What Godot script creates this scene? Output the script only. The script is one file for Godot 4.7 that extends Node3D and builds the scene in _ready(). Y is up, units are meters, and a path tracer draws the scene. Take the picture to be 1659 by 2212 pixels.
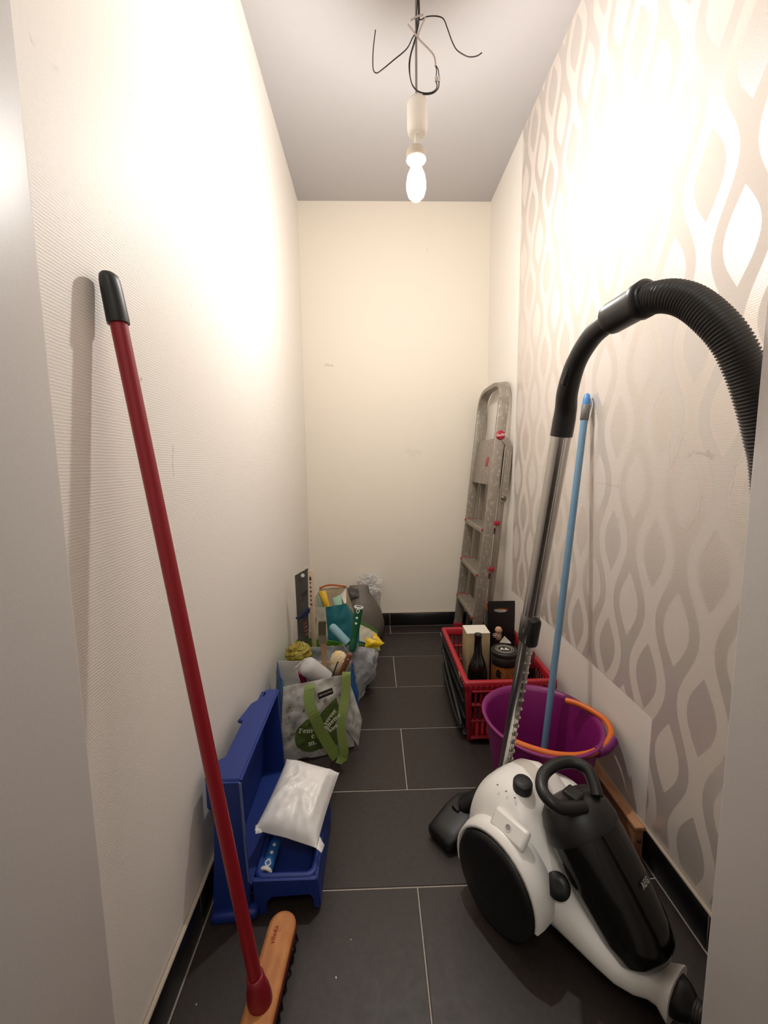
extends Node3D
# A narrow storage closet seen through its doorway. Metres, y up, the closet runs along -z.

# ---------------------------------------------------------------- camera model (1659 x 2212 frame)
const FOCAL := 890.774
const CAM := Vector3(0, 1.0155, 0)
const PITCH := -0.1163
const YAW := -0.0254
const ROLL := -0.0112
var cam_basis := Basis.IDENTITY

# ---------------------------------------------------------------- room
const XL := -0.40      # left wall
const XR := 0.6882     # right wall
const ZB := -2.5052    # back wall
const ZF := -0.43      # inner face of the front wall
const ZH := -0.27      # hall side of the front wall
const HC := 2.4828     # ceiling
const BH := 0.0854     # baseboard height
const BT := 0.010      # baseboard thickness
const JL := -0.321     # door opening
const JR := 0.405

var taken := {}
var cache := {}
var rng := RandomNumberGenerator.new()
var noise := FastNoiseLite.new()

# ---------------------------------------------------------------- pixel -> place helpers
func ray(u: float, v: float) -> Vector3:
	return cam_basis * Vector3((u - 829.5) / FOCAL, -(v - 1106.0) / FOCAL, -1.0)
func at_y(u: float, v: float, y: float) -> Vector3:
	var d := ray(u, v)
	return CAM + d * ((y - CAM.y) / d.y)
func at_x(u: float, v: float, x: float) -> Vector3:
	var d := ray(u, v)
	return CAM + d * (x / d.x)
func at_z(u: float, v: float, z: float) -> Vector3:
	var d := ray(u, v)
	return CAM + d * (z / d.z)

# ---------------------------------------------------------------- materials
func mat(hex: String, rough := 0.6, metal := 0.0) -> StandardMaterial3D:
	var key := "%s/%s/%s" % [hex, rough, metal]
	if cache.has(key):
		return cache[key]
	var m := StandardMaterial3D.new()
	m.albedo_color = Color(hex)
	m.roughness = rough
	m.metallic = metal
	cache[key] = m
	return m

func tex(img: Image) -> ImageTexture:
	img.generate_mipmaps()
	return ImageTexture.create_from_image(img)

func grain_tex(base: Color, other: Color, w: int, h: int, fx: float, fy: float, sd: int, cut := 0.0) -> ImageTexture:
	var n := FastNoiseLite.new()
	n.seed = sd
	n.noise_type = FastNoiseLite.TYPE_SIMPLEX_SMOOTH
	n.frequency = 1.0
	n.fractal_octaves = 4
	var img := Image.create(w, h, false, Image.FORMAT_RGB8)
	for y in h:
		for x in w:
			var t := clampf(n.get_noise_2d(x * fx, y * fy) * 0.9 + 0.5 - cut, 0, 1)
			img.set_pixel(x, y, base.lerp(other, t))
	return tex(img)

func textured(hex_a: String, hex_b: String, rough: float, fx: float, fy: float, sd: int, metal := 0.0, cut := 0.0, scale := 1.0) -> StandardMaterial3D:
	var m := StandardMaterial3D.new()
	m.albedo_texture = grain_tex(Color(hex_a), Color(hex_b), 256, 256, fx, fy, sd, cut)
	m.roughness = rough
	m.metallic = metal
	m.uv1_triplanar = true
	m.uv1_scale = Vector3.ONE * scale
	return m

# ---------------------------------------------------------------- mesh helpers
func begin() -> SurfaceTool:
	var s := SurfaceTool.new()
	s.begin(Mesh.PRIMITIVE_TRIANGLES)
	return s
func done(s: SurfaceTool) -> ArrayMesh:
	s.generate_normals()
	s.index()
	return s.commit()
func vtx(s: SurfaceTool, p: Vector3, uv: Vector2) -> void:
	s.set_uv(uv)
	s.add_vertex(p)
func quad(s: SurfaceTool, a: Vector3, b: Vector3, c: Vector3, d: Vector3, ua := Vector2(0, 1), ub := Vector2(1, 1), uc := Vector2(1, 0), ud := Vector2(0, 0)) -> void:
	vtx(s, a, ua); vtx(s, b, ub); vtx(s, c, uc)
	vtx(s, a, ua); vtx(s, c, uc); vtx(s, d, ud)

func add_loft(s: SurfaceTool, rings: Array, closed := true, cap0 := true, cap1 := true, flat := false, group := 0) -> void:
	var n: int = rings[0].size()
	var m := rings.size()
	s.set_smooth_group(4294967295 if flat else group)
	var last := n if closed else n - 1
	for i in m - 1:
		for j in last:
			var k := (j + 1) % n
			var u0 := float(j) / n
			var u1 := float(j + 1) / n
			var v0 := float(i) / (m - 1)
			var v1 := float(i + 1) / (m - 1)
			quad(s, rings[i][j], rings[i][k], rings[i + 1][k], rings[i + 1][j], Vector2(u0, v0), Vector2(u1, v0), Vector2(u1, v1), Vector2(u0, v1))
	s.set_smooth_group(group + 1)
	for e in 2:
		if (e == 0 and not cap0) or (e == 1 and not cap1):
			continue
		var r: Array = rings[0 if e == 0 else m - 1]
		var c := Vector3.ZERO
		for p in r:
			c += p
		c /= n
		for j in n:
			var a: Vector3 = r[j]
			var b: Vector3 = r[(j + 1) % n]
			if e == 0:
				vtx(s, c, Vector2(.5, .5)); vtx(s, b, Vector2(.6, .5)); vtx(s, a, Vector2(.5, .6))
			else:
				vtx(s, c, Vector2(.5, .5)); vtx(s, a, Vector2(.5, .6)); vtx(s, b, Vector2(.6, .5))
	s.set_smooth_group(0)

func loft(rings: Array, closed := true, cap0 := true, cap1 := true, flat := false) -> ArrayMesh:
	var s := begin()
	add_loft(s, rings, closed, cap0, cap1, flat)
	return done(s)

func circle(c: Vector3, a: Vector3, b: Vector3, n: int) -> Array:
	var r := []
	for j in n:
		var t := TAU * j / n
		r.append(c + a * cos(t) + b * sin(t))
	return r

# profile of (radius, height) turned round an axis
func lathe(profile: Array, seg := 24, origin := Vector3.ZERO, axis := Vector3.UP, caps := true) -> ArrayMesh:
	var ax := axis.normalized()
	var sx := ax.cross(Vector3.FORWARD if absf(ax.dot(Vector3.FORWARD)) < 0.9 else Vector3.RIGHT).normalized()
	var sz := ax.cross(sx)
	var rings := []
	for p in profile:
		var r: float = maxf(p[0], 0.00005)
		rings.append(circle(origin + ax * p[1], sx * r, sz * r, seg))
	return loft(rings, true, caps, caps)

func smooth_path(pts: Array, step: float) -> Array:
	var c := Curve3D.new()
	for i in pts.size():
		var p: Vector3 = pts[i]
		var a: Vector3 = pts[maxi(i - 1, 0)]
		var b: Vector3 = pts[mini(i + 1, pts.size() - 1)]
		var t := (b - a) / 6.0
		c.add_point(p, -t, t)
	c.bake_interval = step
	var total := c.get_baked_length()
	var n := maxi(2, int(total / step))
	var out := []
	for i in n + 1:
		out.append(c.sample_baked(total * i / n, true))
	return out

func add_tube(s: SurfaceTool, path: Array, radius, seg := 12, caps := true, squash := 1.0, group := 0) -> void:
	var rings := []
	var up := Vector3.UP
	var d0: Vector3 = (path[1] - path[0]).normalized()
	if absf(d0.dot(up)) > 0.9:
		up = Vector3.RIGHT
	var side := d0.cross(up).normalized()
	for i in path.size():
		var d: Vector3 = (path[mini(i + 1, path.size() - 1)] - path[maxi(i - 1, 0)]).normalized()
		side = (side - d * side.dot(d)).normalized()
		var bi := d.cross(side)
		var r: float = radius[i] if radius is Array else radius
		rings.append(circle(path[i], side * r, bi * r * squash, seg))
	add_loft(s, rings, true, caps, caps, false, group)

func tube(path: Array, radius, seg := 12, caps := true, squash := 1.0) -> ArrayMesh:
	var s := begin()
	add_tube(s, path, radius, seg, caps, squash)
	return done(s)

func rrect(hx: float, hz: float, r: float, y: float, seg := 3) -> Array:
	var out := []
	r = minf(r, minf(hx, hz))
	for q in 4:
		var cx := (hx - r) * (1.0 if q == 0 or q == 3 else -1.0)
		var cz := (hz - r) * (1.0 if q < 2 else -1.0)
		for k in seg + 1:
			var t := PI * 0.5 * (q + float(k) / seg)
			out.append(Vector3(cx + r * cos(t), y, cz + r * sin(t)))
	return out

func add_rbox(s: SurfaceTool, size: Vector3, r := 0.003, xf := Transform3D.IDENTITY, seg := 2) -> void:
	var hx := size.x / 2
	var hy := size.y / 2
	var hz := size.z / 2
	r = minf(r, minf(hx, minf(hy, hz)) * 0.98)
	var rings := []
	for k in seg + 1:
		var t := PI * 0.5 * k / seg
		rings.append([-hy + r * (1 - sin(t)), r * (1 - cos(t))])
	rings.reverse()
	var all := []
	for k in range(seg, -1, -1):
		var t := PI * 0.5 * k / seg
		all.append(rrect(hx - r * (1 - cos(t)), hz - r * (1 - cos(t)), maxf(r * cos(t), 0.0002), -hy + r * (1 - sin(t)), seg))
	for k in seg + 1:
		var t := PI * 0.5 * k / seg
		all.append(rrect(hx - r * (1 - cos(t)), hz - r * (1 - cos(t)), maxf(r * cos(t), 0.0002), hy - r * (1 - sin(t)), seg))
	for ring in all:
		for j in ring.size():
			ring[j] = xf * ring[j]
	add_loft(s, all)

func rbox(size: Vector3, r := 0.003, xf := Transform3D.IDENTITY, seg := 2) -> ArrayMesh:
	var s := begin()
	add_rbox(s, size, r, xf, seg)
	return done(s)

# box whose one axis runs from a to b; wx/wy are its cross sizes
func bar_xf(a: Vector3, b: Vector3, hint := Vector3.UP) -> Transform3D:
	var y := (b - a).normalized()
	var x := y.cross(hint)
	if x.length() < 0.01:
		x = y.cross(Vector3.RIGHT)
	x = x.normalized()
	return Transform3D(Basis(x, y, x.cross(y)), (a + b) / 2)
func bar(a: Vector3, b: Vector3, sx: float, sz: float, r := 0.002, hint := Vector3.UP) -> ArrayMesh:
	return rbox(Vector3(sx, (b - a).length(), sz), r, bar_xf(a, b, hint))

# outline in xy pushed along z, rims bevelled
func prism(poly: Array, depth: float, bevel := 0.0, xf := Transform3D.IDENTITY) -> ArrayMesh:
	var s := begin()
	var n := poly.size()
	var area := 0.0
	for i in n:
		area += poly[i].x * poly[(i + 1) % n].y - poly[(i + 1) % n].x * poly[i].y
	var sg := 1.0 if area > 0 else -1.0
	var inner := []
	for i in n:
		var a: Vector2 = (poly[i] - poly[(i + n - 1) % n]).normalized()
		var b: Vector2 = (poly[(i + 1) % n] - poly[i]).normalized()
		var nn := (Vector2(-a.y, a.x) + Vector2(-b.y, b.x)).normalized() * sg
		inner.append(poly[i] + nn * bevel)
	var rings := []
	var zs := [[-depth / 2, inner], [-depth / 2 + bevel, poly], [depth / 2 - bevel, poly], [depth / 2, inner]]
	if bevel <= 0.0:
		zs = [[-depth / 2, poly], [depth / 2, poly]]
	for z in zs:
		var r := []
		for p in z[1]:
			r.append(xf * Vector3(p.x, p.y, z[0]))
		rings.append(r)
	add_loft(s, rings, true, false, false, true)
	var idx := Geometry2D.triangulate_polygon(PackedVector2Array(inner))
	s.set_smooth_group(4294967295)
	for e in 2:
		for t in range(0, idx.size(), 3):
			var o := [0, 1, 2] if e == 0 else [0, 2, 1]
			for k in o:
				var p: Vector2 = inner[idx[t + k]]
				vtx(s, xf * Vector3(p.x, p.y, -depth / 2 if e == 0 else depth / 2), p)
	return done(s)

# crumpled cloth or film panel: corners bottom-left, bottom-right, top-right, top-left
func panel(bl: Vector3, br: Vector3, tr: Vector3, tl: Vector3, bulge: Vector3, rough: float, freq := 14.0, nx := 16, ny := 16, thick := 0.0016) -> ArrayMesh:
	var s := begin()
	var nrm := (br - bl).cross(tl - bl).normalized()
	var front := []
	var back := []
	for i in ny + 1:
		var v := float(i) / ny
		var ra := []
		var rb := []
		for j in nx + 1:
			var u := float(j) / nx
			var p := bl.lerp(br, u).lerp(tl.lerp(tr, u), v)
			p += bulge * sin(PI * u) * sin(PI * clampf(v * 0.85 + 0.06, 0, 1))
			var f := noise.get_noise_3d(p.x * freq, p.y * freq, p.z * freq) + 0.5 * noise.get_noise_3d(p.x * freq * 2.3 + 7.0, p.y * freq * 2.3, p.z * freq * 2.3)
			p += nrm * f * rough * minf(1.0, 4.0 * minf(u, 1 - u) + 0.25)
			ra.append(p + nrm * thick * 0.5)
			rb.append(p - nrm * thick * 0.5)
		front.append(ra)
		back.append(rb)
	for i in ny:
		for j in nx:
			var a := Vector2(float(j) / nx, 1 - float(i) / ny)
			var b := Vector2(float(j + 1) / nx, 1 - float(i + 1) / ny)
			s.set_smooth_group(0)
			quad(s, front[i][j], front[i][j + 1], front[i + 1][j + 1], front[i + 1][j], a, Vector2(b.x, a.y), b, Vector2(a.x, b.y))
			s.set_smooth_group(1)
			quad(s, back[i][j + 1], back[i][j], back[i + 1][j], back[i + 1][j + 1], Vector2(b.x, a.y), a, Vector2(a.x, b.y), b)
	s.set_smooth_group(2)
	for j in nx:
		quad(s, front[0][j], back[0][j], back[0][j + 1], front[0][j + 1])
		quad(s, front[ny][j], front[ny][j + 1], back[ny][j + 1], back[ny][j])
	for i in ny:
		quad(s, front[i][0], front[i + 1][0], back[i + 1][0], back[i][0])
		quad(s, front[i][nx], back[i][nx], back[i + 1][nx], front[i + 1][nx])
	return done(s)

# flat webbing along a path; side = direction of its width
func strap(pts: Array, side: Vector3, w: float, t := 0.002, step := 0.012) -> ArrayMesh:
	var path := smooth_path(pts, step)
	var rings := []
	for i in path.size():
		var d: Vector3 = (path[mini(i + 1, path.size() - 1)] - path[maxi(i - 1, 0)]).normalized()
		var sd := (side - d * side.dot(d)).normalized()
		var nn := d.cross(sd)
		var p: Vector3 = path[i]
		rings.append([p + sd * w / 2 + nn * t / 2, p - sd * w / 2 + nn * t / 2, p - sd * w / 2 - nn * t / 2, p + sd * w / 2 - nn * t / 2])
	return loft(rings, true, true, true, true)

# crumpled lump (film, foil)
func lump(c: Vector3, r: Vector3, rough: float, freq: float, n := 28, sharp := true) -> ArrayMesh:
	var rings := []
	for i in n + 1:
		var a := PI * i / n
		var ring := []
		for j in n:
			var b := TAU * j / n
			var d := Vector3(sin(a) * cos(b), cos(a), sin(a) * sin(b))
			var f := noise.get_noise_3dv(d * freq * 10.0 + c * 31.0)
			var g := noise.get_noise_3dv(d * freq * 23.0 + c * 17.0)
			ring.append(c + d * r * (1.0 + rough * (absf(f) * -1.6 + 0.5 + g * 0.6)))
		rings.append(ring)
	return loft(rings, true, false, false, sharp)

# ---------------------------------------------------------------- scene helpers
func numbered(called: String) -> String:
	if not taken.has(called):
		taken[called] = 0
		return called
	taken[called] += 1
	return "%s_%03d" % [called, taken[called]]

func thing(called: String, label: String, category: String, base: Vector3, group := "") -> Node3D:
	var o := Node3D.new()
	o.name = numbered(called)
	add_child(o)
	o.position = base
	o.set_meta("label", label)
	o.set_meta("category", category)
	if group != "":
		o.set_meta("group", group)
	return o

# a mesh given in world coordinates, hung under its thing or part
func part(parent: Node3D, called: String, mesh: Mesh, m: Material, label := "", xf := Transform3D.IDENTITY) -> MeshInstance3D:
	var o := MeshInstance3D.new()
	o.name = called
	o.mesh = mesh
	o.material_override = m
	parent.add_child(o, true)
	o.global_transform = xf
	if label != "":
		o.set_meta("label", label)
	return o

func structure(called: String, mesh: Mesh, m: Material) -> MeshInstance3D:
	var o := part(self, called, mesh, m)
	o.set_meta("kind", "structure")
	return o

func text(parent: Node3D, words: String, h: float, m: Material, xf: Transform3D, serif := false, bold := 400, italic := false) -> MeshInstance3D:
	var t := TextMesh.new()
	var f := SystemFont.new()
	f.font_names = PackedStringArray(["Droid Serif" if serif else "Droid Sans"])
	f.font_weight = bold
	f.font_italic = italic
	t.font = f
	t.text = words
	t.font_size = 32
	t.pixel_size = h / 24.0
	t.depth = 0.0004
	t.curve_step = 2.0
	return part(parent, "lettering", t, m, "", xf)

# frame lying on a surface: x along the writing, z out of the surface
func face_xf(o: Vector3, right: Vector3, up: Vector3) -> Transform3D:
	var x := right.normalized()
	var y := (up - x * up.dot(x)).normalized()
	return Transform3D(Basis(x, y, x.cross(y)), o)

# ================================================================ build
func _ready() -> void:
	rng.seed = 7
	noise.seed = 11
	noise.frequency = 1.0
	noise.noise_type = FastNoiseLite.TYPE_SIMPLEX_SMOOTH
	cam_basis = Basis.from_euler(Vector3(PITCH, YAW, ROLL), EULER_ORDER_YXZ)
	# camera
	var cam := Camera3D.new()
	cam.name = "camera"
	cam.position = CAM
	cam.basis = cam_basis
	cam.fov = rad_to_deg(2.0 * atan(1106.0 / FOCAL))
	cam.near = 0.02
	add_child(cam)
	cam.current = true
	# environment: an inner room, nothing outside
	var we := WorldEnvironment.new()
	we.name = "environment"
	var env := Environment.new()
	env.background_mode = Environment.BG_COLOR
	env.background_color = Color(0, 0, 0)
	env.tonemap_mode = Environment.TONE_MAPPER_LINEAR
	env.tonemap_exposure = 1.0
	env.sdfgi_enabled = true
	env.ssao_enabled = true
	env.ssil_enabled = true
	we.environment = env
	add_child(we)
	# the room's one lamp
	build_lamp(0.70)
	build_hall_fill(1.2)  # added fill light, out of view in the hall
	build_room()
	build_broom()
	build_stand()
	build_bags()
	build_ladder()
	build_crate()
	build_bucket()
	build_vacuum()
	for q in [[726, 2112, 0.0022, "largest white paint flake on the dark tile beside the broom head"], [758, 2030, 0.0016, "small white paint flake on the dark tile between blue tray and vacuum wheel"], [424, 2170, 0.0015, "white paint flake on the dark tile between red handle and left skirting"]]:
		var c := at_y(q[0], q[1], 0.0)
		var fk := thing("paint_flake", q[3], "flake", c, "paint flakes on the floor")
		part(fk, "chip", rbox(Vector3(q[2], 0.0008, q[2] * 1.8), 0.0003, Transform3D(Basis.from_euler(Vector3(0, q[0], 0)), c + Vector3(0, 0.0004, 0)), 1), mat("e6e2dc", 0.6))

# ---------------------------------------------------------------- lamp
func build_lamp(energy: float) -> void:
	var z := -1.349
	var c := at_z(899, 392, z)           # middle of the bulb
	var t := thing("pendant_lamp", "bare glowing bulb hanging on a wire from the ceiling above the tiled floor", "lamp", Vector3(c.x, HC, z))
	var white := mat("e8e2da", 0.45)
	var x := c.x
	var cup_lo := at_z(902, 292, z).y
	var cup_hi := at_z(904, 216, z).y
	var sock := at_z(899, 338, z).y
	part(t, "cord", tube([Vector3(x, HC, z), Vector3(x + 0.001, cup_hi - 0.01, z)], 0.0035, 10), mat("8f8782", 0.6))
	part(t, "ceiling_cup", lathe([[0.008, cup_hi], [0.026, cup_hi - 0.002], [0.031, cup_hi - 0.014], [0.031, cup_lo + 0.02], [0.028, cup_lo + 0.006], [0.022, cup_lo], [0.005, cup_lo]], 28, Vector3(x + 0.004, 0, z)), white)
	part(t, "stem", tube([Vector3(x + 0.002, cup_lo + 0.01, z), Vector3(x, sock + 0.02, z)], 0.006, 10), mat("ded8d0", 0.5))
	part(t, "socket", lathe([[0.006, sock + 0.022], [0.024, sock + 0.020], [0.029, sock + 0.012], [0.0295, sock - 0.010], [0.0265, sock - 0.014], [0.025, sock - 0.006], [0.012, sock - 0.002]], 28, Vector3(x, 0, z)), mat("cbbfae", 0.5))
	part(t, "bulb_base", lathe([[0.0135, sock], [0.0140, sock - 0.016], [0.0155, sock - 0.024]], 20, Vector3(x, 0, z)), mat("d9c27a", 0.4, 0.6))
	var glow := StandardMaterial3D.new()
	glow.albedo_color = Color(1, 1, 1)
	glow.emission_enabled = true
	glow.emission = Color(1.0, 0.96, 0.90)
	glow.emission_energy_multiplier = 3.0
	var top := sock - 0.022
	part(t, "bulb", lathe([[0.014, top], [0.018, top - 0.012], [0.026, top - 0.030], [0.030, top - 0.052], [0.0295, top - 0.070], [0.024, top - 0.088], [0.013, top - 0.099], [0.001, top - 0.103]], 28, Vector3(x, 0, z)), glow, "glowing frosted glass bulb")
	var light := OmniLight3D.new()
	light.name = "bulb_light"
	t.add_child(light)
	light.global_position = Vector3(x, top - 0.055, z)
	light.light_color = Color(1.0, 0.992, 0.972)
	light.light_energy = energy
	light.light_size = 0.018
	light.omni_range = 12.0
	light.omni_attenuation = 2.0
	light.shadow_enabled = true
	# loose wires tied round the cord
	var black := mat("1d1718", 0.5)
	var sheath := mat("b9aeaa", 0.55)
	var zz := z + 0.006
	var wires := [
		[[900, -60, 0.0], [902, 0, 0.002], [899, 40, 0.004], [900, 66, 0.006], [891, 82, 0.012], [878, 106, 0.02], [850, 130, 0.02], [826, 150, 0.012], [813, 158, 0.008], [806, 148, 0.006], [806, 110, 0.004], [811, 65, 0.0]],
		[[904, -60, 0.0], [905, 10, 0.0], [906, 40, -0.004], [908, 44, -0.006], [922, 36, -0.006], [944, 35, -0.006], [958, 41, -0.006], [966, 60, -0.006], [976, 88, -0.006], [986, 107, -0.006], [1001, 118, -0.006], [1014, 123, -0.006], [1030, 121, -0.006], [1041, 114, -0.006]],
		[[902, -60, 0.004], [904, 20, 0.006], [900, 66, 0.008], [896, 90, 0.010], [887, 122, 0.012], [885, 150, 0.012], [888, 176, 0.012], [899, 194, 0.012], [916, 201, 0.012], [934, 199, 0.012], [944, 189, 0.012], [942, 176, 0.012]],
		[[903, -60, 0.008], [906, 30, 0.010], [901, 68, 0.012], [894, 92, 0.014], [885, 126, 0.016], [884, 152, 0.016], [890, 182, 0.016], [902, 197, 0.016], [918, 204, 0.016], [936, 201, 0.016], [947, 190, 0.016], [948, 176, 0.016]],
	]
	for w in wires:
		var pts := []
		for p in w:
			pts.append(at_z(p[0], p[1], zz + p[2]))
		for i in pts.size():
			pts[i].y = minf(pts[i].y, HC)
		part(t, "wire", tube(smooth_path(pts, 0.006), 0.0016, 8), black, "thin black loose wire")
	for w in [[[942, 166, .012], [943, 152, .012], [941, 142, .012]], [[948, 166, .016], [947, 152, .016], [942, 142, .012]]]:
		var pts := []
		for p in w:
			pts.append(at_z(p[0], p[1], zz + p[2]))
		part(t, "wire", tube(smooth_path(pts, 0.004), 0.0014, 8), black)
	for w in [[[941, 143, .012], [938, 122, .014], [926, 106, .016], [908, 88, .016], [899, 76, .016], [881, 53, .014]], [[902, 80, .02], [908, 62, .018], [919, 38, .012]], [[887, 44, .01], [900, 36, .014], [914, 32, .01]]]:
		var pts := []
		for p in w:
			pts.append(at_z(p[0], p[1], zz + p[2]))
		part(t, "wire_sheath", tube(smooth_path(pts, 0.006), 0.0024, 10), sheath, "grey outer sheath of a cable")
	for p in [[942, 171, .012], [948, 171, .016]]:
		var q := at_z(p[0], p[1], zz + p[2])
		part(t, "terminal_block", rbox(Vector3(0.008, 0.013, 0.008), 0.002, Transform3D(Basis.IDENTITY, q)), mat("cfc8c4", 0.25), "clear plastic wire terminal")

# unseen ceiling panel added in the hall to fill the lower front with light
func build_hall_fill(energy: float) -> void:
	var c := Vector3(0.05, HC, 0.75)
	var t := thing("added_fill_panel", "added unseen square white fill light panel in the hall outside the doorway", "lamp", c)
	part(t, "frame", rbox(Vector3(0.64, 0.03, 0.64), 0.006, Transform3D(Basis.IDENTITY, c - Vector3(0, 0.015, 0))), mat("dedad5", 0.5))
	var glow := StandardMaterial3D.new()
	glow.albedo_color = Color(0.9, 0.9, 0.9)
	glow.emission_enabled = true
	glow.emission = Color(1.0, 0.98, 0.95)
	glow.emission_energy_multiplier = 0.6
	part(t, "diffuser", rbox(Vector3(0.60, 0.004, 0.60), 0.001, Transform3D(Basis.IDENTITY, c - Vector3(0, 0.032, 0))), glow, "glowing white face of the added fill panel")
	var l := AreaLight3D.new()
	l.name = "hall_fill_light"
	t.add_child(l)
	l.global_transform = Transform3D(Basis.from_euler(Vector3(-PI / 2, 0, 0)), c - Vector3(0, 0.040, 0))
	l.area_size = Vector2(0.60, 0.60)
	l.light_color = Color(1.0, 0.99, 0.965)
	l.light_energy = energy
	l.area_range = 12.0
	l.area_attenuation = 2.0
	l.shadow_enabled = true

# ---------------------------------------------------------------- walls and floor
func rib_height(w: int, h: int, ribs: int, sd: int) -> Image:
	var n := FastNoiseLite.new()
	n.seed = sd
	n.frequency = 1.0
	n.noise_type = FastNoiseLite.TYPE_SIMPLEX_SMOOTH
	var img := Image.create(w, h, false, Image.FORMAT_RGB8)
	for y in h:
		for x in w:
			var a := TAU * x / w
			var u := Vector2(cos(a), sin(a)) * (w / TAU)
			var wob := n.get_noise_3d(u.x * 0.02, u.y * 0.02, y * 0.02) * 0.25
			var rib := 0.5 + 0.5 * sin(TAU * (float(y) / h * ribs + wob * 0.6))
			var g := n.get_noise_3d(u.x * 0.13, u.y * 0.13, y * 0.2)
			var v := clampf(rib * (0.55 + 0.45 * n.get_noise_3d(u.x * 0.05 + 40.0, u.y * 0.05, y * 0.09)) * 0.7 + 0.25 * g + 0.25, 0, 1)
			img.set_pixel(x, y, Color(v, v, v))
	return img

# marks on a wall: thin scuffs, scratches and spots, painted on a clear sheet that covers the wall
func mark_sheet(w: int, h: int, strokes: Array, tint: Color) -> ImageTexture:
	var img := Image.create(w, h, false, Image.FORMAT_RGBA8)
	img.fill(Color(tint.r, tint.g, tint.b, 0))
	for s in strokes:
		var a := Vector2(s[0] * w, s[1] * h)
		var b := Vector2(s[2] * w, s[3] * h)
		var r: float = s[4]
		var al: float = s[5]
		var col: Color = s[6] if s.size() > 6 else tint
		var steps := int(a.distance_to(b)) + 1
		for k in steps + 1:
			var p := a.lerp(b, float(k) / steps)
			var wob := noise.get_noise_2d(p.x * 0.07, p.y * 0.07)
			for dy in range(-int(r) - 1, int(r) + 2):
				for dx in range(-int(r) - 1, int(r) + 2):
					var q := Vector2i(int(p.x + wob * 3) + dx, int(p.y + wob * 3) + dy)
					if q.x < 0 or q.y < 0 or q.x >= w or q.y >= h:
						continue
					var f := clampf(r + 0.5 - Vector2(dx, dy).length(), 0, 1)
					f *= clampf(0.55 + noise.get_noise_2d(q.x * 0.31, q.y * 0.31), 0, 1)
					var old := img.get_pixelv(q)
					if f * al > old.a:
						img.set_pixelv(q, Color(col.r, col.g, col.b, f * al))
	return tex(img)

func wall_mat(hex: String, rough: float, ribs: ImageTexture, relief: float, marks: ImageTexture = null) -> StandardMaterial3D:
	var m := StandardMaterial3D.new()
	m.albedo_color = Color(hex)
	m.roughness = rough
	if ribs:
		m.heightmap_enabled = true
		m.heightmap_texture = ribs
		m.heightmap_scale = relief
	if marks:
		m.detail_enabled = true
		m.detail_albedo = marks
		m.detail_uv_layer = BaseMaterial3D.DETAIL_UV_2
		m.detail_blend_mode = BaseMaterial3D.BLEND_MODE_MIX
	return m

# a slab with one face towards the room: o = lower left of that face, ex/ey its edges; uv1 in tiles, uv2 across the face
func slab(o: Vector3, ex: Vector3, ey: Vector3, thick: float, tile: Vector2) -> ArrayMesh:
	var s := begin()
	var n := ex.cross(ey).normalized() * thick
	var q := [o, o + ex, o + ex + ey, o + ey]
	var uv := [Vector2(0, 0), Vector2(1, 0), Vector2(1, 1), Vector2(0, 1)]
	for tri in [[0, 1, 2], [0, 2, 3]]:
		for k in tri:
			s.set_smooth_group(4294967295)
			s.set_uv(Vector2(uv[k].x * ex.length() / tile.x, -uv[k].y * ey.length() / tile.y))
			s.set_uv2(Vector2(uv[k].x, 1 - uv[k].y))
			s.add_vertex(q[k])
	for e in 4:
		var a: Vector3 = q[e]
		var b: Vector3 = q[(e + 1) % 4]
		for p in [a, a + n, b + n, a, b + n, b]:
			s.set_uv(Vector2.ZERO); s.set_uv2(Vector2.ZERO); s.add_vertex(p)
	for k in [0, 2, 1, 0, 3, 2]:
		s.set_uv(Vector2.ZERO); s.set_uv2(Vector2.ZERO); s.add_vertex(q[k] + n)
	return done(s)

const PITCH_X := 0.0886   # distance between the columns of the printed wallpaper
const PITCH_Y := 0.3185

func wallpaper_mat(ribs_relief: float) -> StandardMaterial3D:
	var w := 448
	var h := 816
	var alb := Image.create(w, h, false, Image.FORMAT_RGB8)
	var rou := Image.create(w, h, false, Image.FORMAT_RGB8)
	var met := Image.create(w, h, false, Image.FORMAT_RGB8)
	var pearl_tone := Color("dbd1c9")
	var matt_tone := Color("d2c7be")
	for y in h:
		for x in w:
			var acc := 0.0
			for sy in 2:
				for sx in 2:
					var u := (x + 0.25 + 0.5 * sx) / w
					var v := (y + 0.25 + 0.5 * sy) / h
					var xm := absf((u if u < 0.5 else u - 1.0) * 2.0 * PITCH_X)
					var b := PITCH_X / 2 + 0.025 * cos(TAU * v)
					var pearl := false
					if xm < b:
						pearl = not (xm < 1.338 * (b - 0.0396))
					else:
						pearl = PITCH_X - xm < 1.338 * (PITCH_X - b - 0.0396)
					acc += 0.25 if pearl else 0.0
			alb.set_pixel(x, y, matt_tone.lerp(pearl_tone, acc))
			var r := lerpf(0.78, 0.36, acc)
			rou.set_pixel(x, y, Color(r, r, r))
			var mt := lerpf(0.0, 0.42, acc)
			met.set_pixel(x, y, Color(mt, mt, mt))
	var m := StandardMaterial3D.new()
	m.albedo_texture = tex(alb)
	m.roughness = 1.0
	m.roughness_texture = tex(rou)
	m.metallic = 1.0
	m.metallic_texture = tex(met)
	m.heightmap_enabled = true
	m.heightmap_texture = tex(rib_height(w, h, 72, 5))
	m.heightmap_scale = ribs_relief
	return m

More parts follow.
